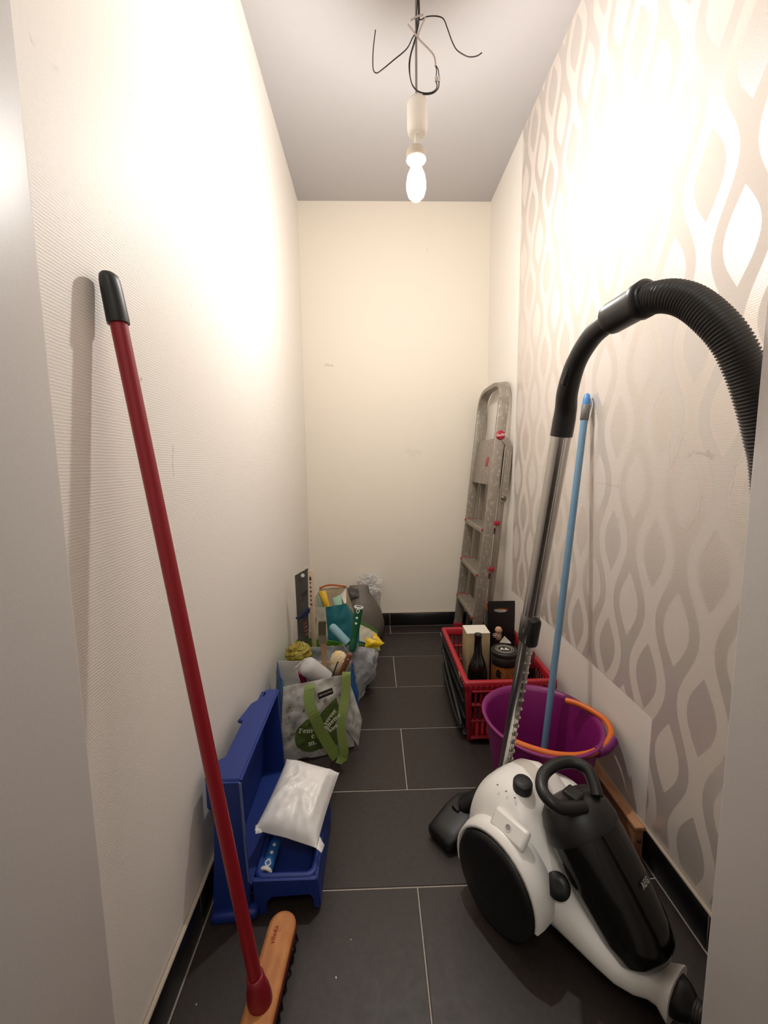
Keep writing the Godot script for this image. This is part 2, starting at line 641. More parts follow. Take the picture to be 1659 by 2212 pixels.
# scuffs and creases of the printed paper, placed where the photograph shows them
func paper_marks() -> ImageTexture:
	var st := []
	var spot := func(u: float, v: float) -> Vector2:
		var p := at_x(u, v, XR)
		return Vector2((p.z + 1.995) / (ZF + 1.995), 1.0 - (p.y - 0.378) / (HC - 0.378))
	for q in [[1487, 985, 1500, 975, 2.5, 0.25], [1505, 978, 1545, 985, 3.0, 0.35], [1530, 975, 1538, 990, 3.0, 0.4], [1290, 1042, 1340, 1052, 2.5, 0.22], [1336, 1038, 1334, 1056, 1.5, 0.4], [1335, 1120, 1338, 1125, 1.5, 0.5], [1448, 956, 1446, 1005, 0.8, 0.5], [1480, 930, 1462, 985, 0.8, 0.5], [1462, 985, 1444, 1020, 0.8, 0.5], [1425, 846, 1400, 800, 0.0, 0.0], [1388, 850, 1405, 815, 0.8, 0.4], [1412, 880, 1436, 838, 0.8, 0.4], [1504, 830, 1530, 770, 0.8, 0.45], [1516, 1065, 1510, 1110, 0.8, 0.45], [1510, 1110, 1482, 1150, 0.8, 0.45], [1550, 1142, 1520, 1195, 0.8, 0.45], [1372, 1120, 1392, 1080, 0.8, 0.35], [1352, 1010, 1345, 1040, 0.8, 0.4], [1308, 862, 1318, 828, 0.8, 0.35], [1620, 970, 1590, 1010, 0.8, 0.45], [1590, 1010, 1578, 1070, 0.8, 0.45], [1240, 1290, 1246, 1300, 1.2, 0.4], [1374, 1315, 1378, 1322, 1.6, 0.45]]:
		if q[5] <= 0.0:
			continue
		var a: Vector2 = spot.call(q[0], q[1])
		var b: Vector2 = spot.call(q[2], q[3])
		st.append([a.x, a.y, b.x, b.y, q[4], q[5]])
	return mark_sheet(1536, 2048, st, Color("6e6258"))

func paper_sheet(z0: float, z1: float, y0: float, y1: float, x: float) -> ArrayMesh:
	var s := begin()
	var p := [Vector3(x, y0, z0), Vector3(x, y0, z1), Vector3(x, y1, z1), Vector3(x, y1, z0)]
	for k in [0, 1, 2, 0, 2, 3]:
		s.set_smooth_group(4294967295)
		s.set_uv(Vector2((p[k].z + 0.888) / (2 * PITCH_X), (1.586 - p[k].y) / PITCH_Y))
		s.set_uv2(Vector2((p[k].z + 1.995) / (ZF + 1.995), 1.0 - (p[k].y - 0.378) / (HC - 0.378)))
		s.add_vertex(p[k])
	for e in 4:
		var a: Vector3 = p[e]
		var b: Vector3 = p[(e + 1) % 4]
		var n := Vector3(0.0006, 0, 0)
		for q in [a, a + n, b + n, a, b + n, b]:
			s.set_uv(Vector2((q.z + 0.888) / (2 * PITCH_X), (1.586 - q.y) / PITCH_Y))
			s.set_uv2(Vector2.ZERO)
			s.add_vertex(q)
	return done(s)

func build_room() -> void:
	var ribs := tex(rib_height(512, 512, 64, 3))
	var tile := Vector2(0.288, 0.288)
	var cream := "ece5dd"
	var soft := Color("6e6258")
	# left wall
	var lm := []
	for k in 60:
		var a := Vector2(rng.randf_range(0.08, 0.95), rng.randf_range(0.30, 0.95))
		var d := Vector2(rng.randf_range(-0.01, 0.01), rng.randf_range(-0.006, 0.012))
		lm.append([a.x, a.y, a.x + d.x, a.y + d.y, rng.randf_range(0.5, 1.2), rng.randf_range(0.08, 0.35)])
	lm.append([0.845, 0.53, 0.860, 0.535, 1.0, 0.6])
	lm.append([0.80, 0.575, 0.803, 0.60, 1.0, 0.5])
	var left_marks := mark_sheet(1024, 1024, lm, soft)
	structure("wall_left", slab(Vector3(XL, 0, ZB), Vector3(0, 0, ZF - ZB), Vector3(0, HC, 0), 0.12, tile), wall_mat(cream, 0.55, ribs, 0.050, left_marks))
	# back wall
	var bm := [[0.84, 0.36, 0.88, 0.358, 2.0, 0.45], [0.37, 0.565, 0.44, 0.56, 5.0, 0.14], [0.40, 0.57, 0.43, 0.57, 4.0, 0.12], [0.33, 0.10, 0.331, 0.11, 1.0, 0.35], [0.47, 0.935, 0.472, 0.936, 1.4, 0.5], [0.27, 0.75, 0.28, 0.752, 1.2, 0.25]]
	for k in 40:
		var a := Vector2(rng.randf_range(0.03, 0.97), rng.randf_range(0.1, 0.95))
		bm.append([a.x, a.y, a.x + rng.randf_range(-0.006, 0.006), a.y + rng.randf_range(-0.003, 0.003), rng.randf_range(0.5, 1.2), rng.randf_range(0.06, 0.25)])
	structure("wall_back", slab(Vector3(XR, 0, ZB), Vector3(XL - XR, 0, 0), Vector3(0, HC, 0), 0.12, tile), wall_mat("e6dccd", 0.7, ribs, 0.012, mark_sheet(512, 1024, bm, soft)))
	# right wall and its printed paper
	var wr := structure("wall_right", slab(Vector3(XR, 0, ZF), Vector3(0, 0, ZB - ZF), Vector3(0, HC, 0), 0.12, tile), wall_mat(cream, 0.55, ribs, 0.050))
	var paper := wallpaper_mat(0.022)
	var low_paper := paper.duplicate()
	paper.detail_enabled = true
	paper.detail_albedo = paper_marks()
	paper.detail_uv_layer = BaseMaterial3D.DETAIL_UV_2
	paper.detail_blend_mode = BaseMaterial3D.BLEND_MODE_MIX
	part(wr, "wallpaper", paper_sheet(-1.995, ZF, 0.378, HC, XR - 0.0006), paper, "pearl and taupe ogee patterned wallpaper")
	part(wr, "wallpaper", paper_sheet(-0.945, ZF, BH, 0.378, XR - 0.0006), low_paper, "pearl and taupe ogee patterned wallpaper")
	# ceiling over closet and hall
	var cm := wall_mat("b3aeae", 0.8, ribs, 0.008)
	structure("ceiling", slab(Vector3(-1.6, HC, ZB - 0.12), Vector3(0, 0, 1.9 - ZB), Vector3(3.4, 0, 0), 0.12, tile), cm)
	# front wall with its doorway
	var fm := mat(cream, 0.7)
	structure("wall_front", rbox(Vector3(JL - 0.012 + 1.6, HC, ZH - ZF), 0.001, Transform3D(Basis.IDENTITY, Vector3((JL - 0.012 - 1.6) / 2, HC / 2, (ZF + ZH) / 2))), fm)
	structure("wall_front", rbox(Vector3(1.8 - JR - 0.012, HC, ZH - ZF), 0.001, Transform3D(Basis.IDENTITY, Vector3((JR + 0.012 + 1.8) / 2, HC / 2, (ZF + ZH) / 2))), fm)
	structure("wall_front", rbox(Vector3(JR - JL + 0.024, HC - 2.05, ZH - ZF), 0.001, Transform3D(Basis.IDENTITY, Vector3((JR + JL) / 2, (HC + 2.05) / 2, (ZF + ZH) / 2))), fm)
	var jm := textured("cbc5c2", "d3cdca", 0.42, 0.9, 0.9, 21, 0.0, 0.0, 3.0)
	structure("trim_1", rbox(Vector3(0.012, 2.038, ZH - ZF + 0.02), 0.003, Transform3D(Basis.IDENTITY, Vector3(JL - 0.006, 1.019, (ZF + ZH) / 2 + 0.006))), jm)
	structure("trim_2", rbox(Vector3(0.012, 2.038, ZH - ZF + 0.02), 0.003, Transform3D(Basis.IDENTITY, Vector3(JR + 0.006, 1.019, (ZF + ZH) / 2 + 0.006))), jm)
	structure("trim_3", rbox(Vector3(JR - JL + 0.024, 0.012, ZH - ZF + 0.02), 0.003, Transform3D(Basis.IDENTITY, Vector3((JR + JL) / 2, 2.044, (ZF + ZH) / 2 + 0.006))), jm)
	# the hall the photographer stands in
	structure("wall_hall_back", slab(Vector3(-1.6, 0, 1.6), Vector3(3.4, 0, 0), Vector3(0, HC, 0), 0.1, tile), fm)
	structure("wall_hall_left", slab(Vector3(-1.6, 0, ZH), Vector3(0, 0, 1.6 - ZH), Vector3(0, HC, 0), 0.1, tile), fm)
	structure("wall_hall_right", slab(Vector3(1.8, 0, 1.6), Vector3(0, 0, ZH - 1.6), Vector3(0, HC, 0), 0.1, tile), fm)
	# floor: grout bed and staggered tiles
	var grout := textured("9a9088", "b0a69c", 0.9, 0.4, 0.4, 31, 0.0, 0.0, 2.0)
	var floor_node := structure("floor", rbox(Vector3(3.4, 0.1, 1.6 - ZB), 0.001, Transform3D(Basis.IDENTITY, Vector3(0.1, -0.0515, (1.6 + ZB) / 2))), grout)
	var tm := []
	for k in 4:
		var m := textured(["29211e", "271f1c", "2b221f", "28201d"][k], ["312925", "2f2723", "332b26", "302824"][k], 0.5, 0.11, 0.11, 40 + k, 0.0, 0.0, 2.2)
		m.roughness_texture = grain_tex(Color(0.85, .85, .85), Color(1, 1, 1), 256, 256, 0.05, 0.05, 60 + k)
		tm.append(m)
	var kk := 0
	for r in range(-8, 6):
		var z0 := -0.8823 - 0.3 * r
		var z1 := maxf(z0 - 0.3, ZB + BT)
		if z0 > 1.6:
			continue
		var hall := z0 > ZF + 0.2
		var lo := -1.6 if hall else XL + BT
		var hi := 1.8 if hall else XR - BT
		var off := 0.0932 if posmod(r, 2) == 1 else 0.3932
		for n in range(-4, 4):
			var a := maxf(off + 0.6 * n, lo)
			var b := minf(off + 0.6 * (n + 1), hi)
			if b - a < 0.02:
				continue
			var g := 0.0016
			part(floor_node, "tile", rbox(Vector3(b - a - 2 * g, 0.008, z0 - z1 - 2 * g), 0.0012, Transform3D(Basis.IDENTITY, Vector3((a + b) / 2, -0.004, (z0 + z1) / 2)), 1), tm[(kk * 7 + r) % 4])
			kk += 1
	# skirting of cut tiles
	var skm := textured("121010", "181615", 0.30, 0.1, 0.1, 77, 0.0, 0.0, 2.0)
	var caulk := mat("b9ab9b", 0.8)
	var runs := [["baseboard_left", Vector3(XL + BT / 2, 0, ZF), Vector3(0, 0, -1), ZF - ZB, Vector3(BT, 0, 0), 0.38], ["baseboard_right", Vector3(XR - BT / 2, 0, ZF), Vector3(0, 0, -1), ZF - ZB, Vector3(BT, 0, 0), 0.30], ["baseboard_back", Vector3(XL + BT, 0, ZB + BT / 2), Vector3(1, 0, 0), XR - XL - 2 * BT, Vector3(0, 0, BT), 0.483]]
	for run in runs:
		var dir: Vector3 = run[2]
		var ln: float = run[3]
		var th: Vector3 = run[4]
		var mid: Vector3 = run[1] + dir * ln / 2
		var bed := structure(run[0], rbox(Vector3(absf(dir.x) * ln + th.x * 0.7, BH - 0.006, absf(dir.z) * ln + th.z * 0.7), 0.0005, Transform3D(Basis.IDENTITY, mid + Vector3(0, BH / 2, 0)), 1), mat("8d837a", 0.85))
		part(bed, "caulk_bead", rbox(Vector3(absf(dir.x) * ln + th.x * 0.9, 0.006, absf(dir.z) * ln + th.z * 0.9), 0.002, Transform3D(Basis.IDENTITY, mid + Vector3(0, BH, 0)), 1), caulk, "pale sealant along the skirting")
		var p := 0.0
		var nxt: float = run[5]
		while p < ln - 0.01:
			var q := minf(nxt, ln)
			var l := q - p - 0.003
			part(bed, "tile", rbox(Vector3(absf(dir.x) * l + th.x, BH - 0.006, absf(dir.z) * l + th.z), 0.0012, Transform3D(Basis.IDENTITY, run[1] + dir * (p + q) / 2 + Vector3(0, (BH - 0.006) / 2 + 0.003, 0)), 1), skm)
			p = q
			nxt += 0.6

# ---------------------------------------------------------------- broom
func build_broom() -> void:
	var red := mat("8f1420", 0.38)
	var foot := Vector3(-0.2165, 0.062, -0.640)
	var top := at_x(234, 592, -0.381)
	var d := (top - foot).normalized()
	var t := thing("broom", "red handled broom with wooden head leaning on the white left wall", "broom", Vector3(foot.x, 0, foot.z))
	var grip_len := 0.070
	part(t, "handle", tube([foot + d * 0.02, top - d * (grip_len - 0.01)], 0.0118, 20), red)
	# grip: round below, flattened at its hanging end
	var rings := []
	var side := d.cross(Vector3(0, 0, 1)).normalized()
	var bi := d.cross(side)
	for k in [[0.0, 0.0148, 0.0148], [0.004, 0.0152, 0.0152], [0.03, 0.0145, 0.0150], [0.046, 0.0140, 0.0155], [0.060, 0.0130, 0.0160], [0.067, 0.0115, 0.0150], [0.070, 0.0085, 0.012]]:
		rings.append(circle(top - d * (grip_len - k[0]), side * k[1], bi * k[2], 20))
	part(t, "grip", loft(rings), mat("17181a", 0.45), "black plastic hanging grip")
	# head
	var ax := Vector3(0.075, 0, -1).normalized()
	var sd := Vector3(1, 0, 0.075).normalized()
	var hc := Vector3(-0.2135, 0, -0.645)
	var half := 0.15
	var outline := func(inset: float, y: float) -> Array:
		var out := []
		var r := 0.029 - inset
		for k in 13:
			var a := PI * k / 12.0
			out.append(hc + ax * (half - 0.029) + sd * cos(a) * r + ax * sin(a) * r + Vector3(0, y, 0))
		for k in 13:
			var a := PI + PI * k / 12.0
			out.append(hc - ax * (half - 0.029) + sd * cos(a) * r + ax * sin(a) * r + Vector3(0, y, 0))
		return out
	var wood := textured("a8693a", "c08149", 0.6, 0.035, 0.012, 91, 0.0, 0.0, 4.0)
	part(t, "head", loft([outline.call(0.003, 0.036), outline.call(0.0, 0.039), outline.call(0.0005, 0.054), outline.call(0.003, 0.058), outline.call(0.008, 0.060)]), wood, "orange brown wooden broom head")
	part(t, "painted_edge", loft([outline.call(-0.0004, 0.037), outline.call(-0.0008, 0.040), outline.call(-0.0008, 0.050), outline.call(0.0, 0.053)], true, false, false), mat("6d1518", 0.5), "dark red painted edge")
	# bristles
	var s := begin()
	rng.seed = 5
	for k in 620:
		var a := rng.randf_range(-1, 1) * (half - 0.012)
		var w := rng.randf_range(-1, 1) * 0.024
		var p := hc + ax * a + sd * w
		var q := p + sd * w * 0.22 + ax * rng.randf_range(-0.006, 0.006) + ax * a * 0.03
		add_tube(s, [Vector3(p.x, 0.037, p.z), Vector3(q.x, 0.0015, q.z)], 0.0014, 4, false)
	var br := part(t, "bristles", done(s), mat("17120f", 0.7), "short dark bristles")
	br.set_meta("kind", "stuff")
	# ferrule
	part(t, "ferrule", lathe([[0.0215, -0.010], [0.0215, 0.002], [0.0200, 0.018], [0.0165, 0.030], [0.0150, 0.046], [0.0125, 0.047]], 24, foot + d * 0.004, d), mat("7d1220", 0.4), "red plastic ferrule")
	text(t, "vileda", 0.0085, mat("8a2412", 0.7), face_xf(hc + ax * 0.100 + Vector3(-0.009, 0.0602, 0), ax, -sd), false, 600, true)

# ---------------------------------------------------------------- blue stand, packet and roller
func build_stand() -> void:
	var blue := textured("142c74", "1a337c", 0.5, 0.25, 0.25, 101, 0.0, 0.0, 3.0)
	var t := thing("plastic_stand", "dark blue moulded plastic stand with a tall back and low tray by left wall", "stand", Vector3(-0.27, 0, -0.98))
	# tall hollow back: an open tray on its edge, mouth to the right
	var y1 := 0.335
	var z0 := -0.835
	var z1 := -1.20
	var wall_x := -0.380
	var mouth := -0.300
	# profile of the top face seen from above, with the notch on the wall side
	var topf := [Vector2(mouth, z0), Vector2(mouth, z1), Vector2(mouth - 0.032, z1), Vector2(mouth - 0.034, z1 + 0.035), Vector2(mouth - 0.062, z1 + 0.075), Vector2(wall_x + 0.006, z1 + 0.15), Vector2(wall_x + 0.020, z1 + 0.155), Vector2(wall_x + 0.022, z0 + 0.075 * -1 - 0.0), Vector2(wall_x + 0.012, z0 - 0.065), Vector2(wall_x, z0 - 0.055), Vector2(wall_x, z0 - 0.01), Vector2(wall_x + 0.012, z0)]
	var flat := Transform3D(Basis(Vector3(1, 0, 0), Vector3(0, 0, 1), Vector3(0, -1, 0)), Vector3(0, y1 - 0.006, 0))
	part(t, "top_face", prism(topf, 0.012, 0.003, flat), blue)
	var tilt := 0.030   # the foot of the back stands a little further from the wall
	var shell := func(xa: float, xb: float, za: float, zb: float, ya: float, yb: float, r: float) -> ArrayMesh:
		var s := begin()
		add_rbox(s, Vector3(absf(xb - xa), absf(yb - ya), absf(zb - za)), r, Transform3D(Basis.IDENTITY, Vector3((xa + xb) / 2, (ya + yb) / 2, (za + zb) / 2)))
		return done(s)
	# front side, leaning slightly outwards as it goes down
	var front_side := []
	for k in 5:
		var v := k / 4.0
		var y := lerpf(0.0, y1 - 0.004, v)
		front_side.append([Vector3(lerpf(-0.375, -0.352, v), y, z0 + 0.006), Vector3(lerpf(-0.290, mouth, v), y, z0 + 0.006), Vector3(lerpf(-0.290, mouth, v), y, z0 - 0.006), Vector3(lerpf(-0.375, -0.352, v), y, z0 - 0.006)])
	part(t, "side_panel", loft(front_side, true, true, true, true), blue)
	var far_side := []
	for k in 5:
		var v := k / 4.0
		var y := lerpf(0.0, y1 - 0.004, v)
		far_side.append([Vector3(lerpf(-0.36, -0.340, v), y, z1 + 0.012), Vector3(lerpf(-0.285, mouth, v), y, z1 + 0.012), Vector3(lerpf(-0.285, mouth, v), y, z1), Vector3(lerpf(-0.36, -0.340, v), y, z1)])
	part(t, "side_panel", loft(far_side, true, true, true, true), blue)
	part(t, "back_panel", panel(Vector3(-0.362, 0.002, z0), Vector3(-0.362, 0.002, z1), Vector3(-0.345, y1 - 0.008, z1), Vector3(-0.345, y1 - 0.008, z0), Vector3.ZERO, 0.0, 10.0, 6, 6, 0.010), blue)
	part(t, "deck", rbox(Vector3(0.066, 0.014, 0.350), 0.003, Transform3D(Basis.IDENTITY, Vector3(-0.3215, 0.062, -1.018))), blue)
	part(t, "deck", rbox(Vector3(0.140, 0.014, 0.116), 0.003, Transform3D(Basis.IDENTITY, Vector3(-0.215, 0.062, -1.132))), blue)
	# lip hooked over towards the wall at the near upper corner
	part(t, "lip", rbox(Vector3(0.030, 0.075, 0.052), 0.008, Transform3D(Basis.IDENTITY, Vector3(wall_x + 0.015, y1 - 0.042, z0 - 0.030))), blue)
	# worn pale rim along the near mouth edge
	part(t, "rim", tube([Vector3(mouth + 0.001, y1 - 0.004, z0 + 0.006), Vector3(-0.295, 0.18, z0 + 0.007), Vector3(-0.291, 0.09, z0 + 0.007)], 0.0022, 8), mat("5a668f", 0.6), "pale worn rim edge")
	part(t, "rim", tube([Vector3(mouth + 0.001, y1 - 0.004, z0), Vector3(mouth + 0.001, y1 - 0.004, z1)], 0.003, 8), blue)
	# low tray: outer skirt with an arch on the near side, rim and sunk floor
	var tx0 := -0.284
	var tx1 := -0.142
	var tz0 := -0.838
	var tz1 := -1.075
	var th := 0.090
	var arch := [Vector2(tx0, 0), Vector2(tx0 + 0.028, 0), Vector2(tx0 + 0.030, 0.030), Vector2(tx0 + 0.040, 0.042), Vector2(tx1 - 0.016, 0.046), Vector2(tx1 - 0.008, 0.036), Vector2(tx1 - 0.006, 0.012), Vector2(tx1 + 0.006, 0.012), Vector2(tx1, th - 0.004), Vector2(tx0, th - 0.004)]
	part(t, "skirt", prism(arch, 0.010, 0.002, Transform3D(Basis.IDENTITY, Vector3(0, 0, tz0))), blue)
	part(t, "skirt", panel(Vector3(tx1 + 0.005, 0.012, tz0), Vector3(tx1 + 0.005, 0.012, tz1), Vector3(tx1, th - 0.004, tz1), Vector3(tx1, th - 0.004, tz0), Vector3.ZERO, 0.0, 10.0, 4, 4, 0.007), blue)
	part(t, "foot", rbox(Vector3(0.105, 0.024, 0.03), 0.008, Transform3D(Basis.from_euler(Vector3(0, 0, 0.12)), Vector3(-0.325, 0.012, z0 + 0.006))), blue)
	var cx := (tx0 + tx1) / 2
	var cz := (tz0 + tz1) / 2
	var hx := (tx1 - tx0) / 2
	var hz := (tz0 - tz1) / 2
	var rings := []
	for k in [[0.0, 0.0, 0.020], [0.0, 0.010, 0.020], [0.003, 0.014, 0.018], [0.010, 0.014, 0.016], [0.013, 0.010, 0.016], [0.018, -0.022, 0.018], [0.026, -0.030, 0.016]]:
		var ring := rrect(hx - k[0], hz - k[0], k[2], th - 0.014 + k[1], 5)
		for j in ring.size():
			ring[j] += Vector3(cx, 0, cz)
		rings.append(ring)
	part(t, "tray", loft(rings, true, false, true), blue)
	# packet
	var p := thing("packet", "puffy white plastic packet resting on the blue stand's tray", "packet", at_y(640, 1760, 0.11))
	var o := at_y(625, 1812, 0.130)
	var far := at_y(668, 1655, 0.165)
	var rt := at_y(694, 1838, 0.098) - at_y(556, 1798, 0.125)
	var up_l := (far - o)
	var wd := 0.150
	var rdir := rt.normalized()
	var nn := rdir.cross(up_l.normalized()) * -1.0
	if nn.y < 0:
		nn = -nn
	var film := StandardMaterial3D.new()
	film.albedo_color = Color("e9e5e2")
	film.roughness = 0.32
	film.backlight_enabled = true
	film.backlight = Color(0.25, 0.25, 0.25)
	var nxx := 44
	var nyy := 44
	var s := begin()
	for sgn in 2:
		var grid := []
		for i in nyy + 1:
			var v := float(i) / nyy
			var row := []
			for j in nxx + 1:
				var u := float(j) / nxx * 2 - 1
				var vv := v * 2 - 1
				var fill := pow(maxf(0.0, 1 - pow(absf(u), 3.2)), 0.55) * pow(maxf(0.0, 1 - pow(absf(vv), 3.4)), 0.55)
				var pinch := 1.0 - 0.07 * fill
				var q := o.lerp(far, 0.5) + up_l * 0.5 * vv * (1.0 + 0.03 * absf(u)) * pinch + rdir * wd * 0.5 * u * (1.0 + 0.04 * vv * vv) * pinch
				q += rdir * 0.010 * vv
				var crease := absf(noise.get_noise_2d(u * 0.7 + sgn * 9.0, vv * 0.8)) * 0.010
				for fo in [[-0.9, -0.5, -0.15, 0.35, 0.10, 0.006], [-0.55, -0.95, -0.25, -0.15, 0.10, 0.006], [0.1, -0.95, 0.0, -0.35, 0.10, -0.006], [0.75, -0.9, 0.2, -0.3, 0.09, 0.006], [-0.25, -0.15, 0.35, -0.25, 0.07, -0.005], [0.7, 0.95, 0.68, -0.6, 0.08, 0.007], [-0.5, 0.95, -0.2, 0.3, 0.12, 0.006], [-0.9, 0.2, -0.4, 0.1, 0.1, 0.005]]:
					var pa := Vector2(fo[0], fo[1])
					var ab := Vector2(fo[2], fo[3]) - pa
					var tt := clampf((Vector2(u, vv) - pa).dot(ab) / ab.length_squared(), 0, 1)
					crease -= fo[5] * maxf(0.0, 1.0 - Vector2(u, vv).distance_to(pa + ab * tt) / (fo[4] * 2.0))
				var hgt := fill * (0.046 - crease) + 0.0008
				q += nn * (hgt if sgn == 0 else -hgt * 0.75)
				row.append(q)
			grid.append(row)
		for i in nyy:
			for j in nxx:
				quad(s, grid[i][j], grid[i][j + 1], grid[i + 1][j + 1], grid[i + 1][j])
	part(p, "pouch", done(s), film)
	for e in [[-1.0, -1.0], [1.0, -1.0]]:
		var c: Vector3 = o.lerp(far, 0.5) + up_l * 0.5 * e[1] + rdir * wd * 0.5 * e[0] * 1.02
		part(p, "corner_fold", panel(c - rdir * 0.008 * e[0] - up_l.normalized() * 0.004, c + rdir * 0.006 * e[0] - up_l.normalized() * 0.010, c + rdir * 0.010 * e[0] + nn * 0.012, c - rdir * 0.006 * e[0] + up_l.normalized() * 0.02 + nn * 0.006, Vector3.ZERO, 0.004, 60.0, 6, 6, 0.001), film)
	# short roller with blue handle in the tray
	var ra := at_y(572, 1888, 0.076)
	var rb := at_y(597, 1815, 0.079)
	roller_handle("paint_roller", "blue handled paint roller with white dots lying in the blue tray", ra, ra + (rb - ra).normalized() * 0.115, "2a62a4", 0.0150)

func roller_handle(called: String, label: String, a: Vector3, b: Vector3, hex: String, r: float) -> Node3D:
	var d := (b - a).normalized()
	var t := thing(called, label, "paint roller", Vector3(a.x, a.y - r, a.z))
	part(t, "handle", tube([a + d * 0.003, a + d * 0.03, a.lerp(b, 0.6), b], [r, r * 0.98, r * 0.92, r * 0.75], 20), mat(hex, 0.42))
	part(t, "end_ring", lathe([[r * 0.72, -0.001], [r * 1.0, -0.002], [r * 1.08, 0.001], [r * 1.05, 0.006], [r * 0.95, 0.007]], 22, a, d), mat("cfcdc8", 0.5), "white end ring")
	part(t, "end_shade_disc", lathe([[r * 0.74, -0.0016], [r * 0.70, 0.0]], 20, a, d), mat("4b4a4c", 0.7), "disc coloured dark for the shade in a hollow end")  # flat disc on a solid end, its dark colour stands for shade
	var view := (CAM - a).normalized()
	var n := (view + Vector3.UP * 0.3)
	n = (n - d * n.dot(d)).normalized()
	part(t, "hang_loop", tube(smooth_path([a + n * r + d * 0.005, a + n * (r + 0.001) + d * 0.012 + n.cross(d) * 0.006, a + n * (r + 0.001) + d * 0.021, a + n * (r + 0.001) + d * 0.012 - n.cross(d) * 0.006, a + n * r + d * 0.005], 0.002), 0.0016, 8), mat("d5d3ce", 0.5), "white hanging loop")
	for k in 2:
		var c := a + d * (0.034 + r * (0.4 + 1.3 * k)) + n * r * 0.955
		part(t, "dot", lathe([[r * 0.28, 0.0], [r * 0.26, 0.0011], [r * 0.06, 0.0013]], 14, c, n), mat("dddbd6", 0.5), "white dot")
	return t

# ---------------------------------------------------------------- shopping bags
func doodle_tex(base: Color, ink: Color, w: int, h: int, count: int, sd: int, leaf: bool) -> ImageTexture:
	var img := Image.create(w, h, false, Image.FORMAT_RGB8)
	img.fill(base)
	var g := RandomNumberGenerator.new()
	g.seed = sd
	var dot := func(p: Vector2, c: Color) -> void:
		for dy in 2:
			for dx in 2:
				var q := Vector2i(int(p.x) + dx, int(p.y) + dy)
				if q.x >= 0 and q.y >= 0 and q.x < w and q.y < h:
					img.set_pixelv(q, c)
	for k in count:
		var c := Vector2(g.randf() * w, g.randf() * h)
		var r := g.randf_range(10, 34)
		var kind := g.randi() % 3
		var tone := base.lerp(ink, g.randf_range(0.35, 0.8))
		if kind == 0:
			for ring in 3:
				for a in 160:
					dot.call(c + Vector2.from_angle(TAU * a / 160) * r * (1 - ring * 0.3), tone)
		elif kind == 1:
			for pet in 9:
				for a in 40:
					var q := Vector2.from_angle(TAU * pet / 9.0)
					dot.call(c + q * r * a / 40.0 + q.orthogonal() * sin(PI * a / 40.0) * r * 0.18, tone)
					dot.call(c + q * r * a / 40.0 - q.orthogonal() * sin(PI * a / 40.0) * r * 0.18, tone)
		else:
			for a in 150:
				dot.call(c + Vector2(a * r / 70.0 - r, sin(a * 0.09 + k) * r * 0.4), tone)
	if leaf:
		var green := Color("55662e")
		for y in h:
			for x in w:
				var p := Vector2(float(x) / w, float(y) / h)
				var inside := p.distance_to(Vector2(0.43, 0.68)) < 0.235
				var l := (p - Vector2(0.66, 0.52)).rotated(-0.45)
				inside = inside or (absf(l.x) < 0.13 * (1 - pow(absf(l.y) / 0.28, 2)) and absf(l.y) < 0.28)
				var m := (p - Vector2(0.60, 0.78))
				inside = inside or (absf(m.x) < 0.17 and absf(m.y) < 0.12)
				if inside:
					img.set_pixel(x, y, green.lerp(Color("66783a"), clampf(noise.get_noise_2d(x * 0.02, y * 0.02) + 0.4, 0, 1)))
	return tex(img)

func leaf_tex() -> ImageTexture:
	var img := Image.create(256, 256, false, Image.FORMAT_RGB8)
	for y in 256:
		for x in 256:
			var n := noise.get_noise_2d(x * 0.03, y * 0.03)
			img.set_pixel(x, y, Color("a2a5a7").lerp(Color("bcbec0"), clampf(n + 0.5, 0, 1)))
	for q in [[0.55, 0.80, 0.4], [0.72, 0.72, -0.5], [0.42, 0.90, 1.1], [0.80, 0.86, 0.1], [0.62, 0.94, -0.3], [0.88, 0.70, 0.9]]:
		for y in 256:
			for x in 256:
				var l := (Vector2(x / 256.0, y / 256.0) - Vector2(q[0], q[1])).rotated(-q[2])
				if absf(l.x) < 0.12 and absf(l.y) < 0.065 * (1 - pow(l.x / 0.12, 2)):
					img.set_pixel(x, y, Color("2f5426"))
	return tex(img)

func printed(t: ImageTexture, rough := 0.5) -> StandardMaterial3D:
	var m := StandardMaterial3D.new()
	m.albedo_texture = t
	m.roughness = rough
	return m

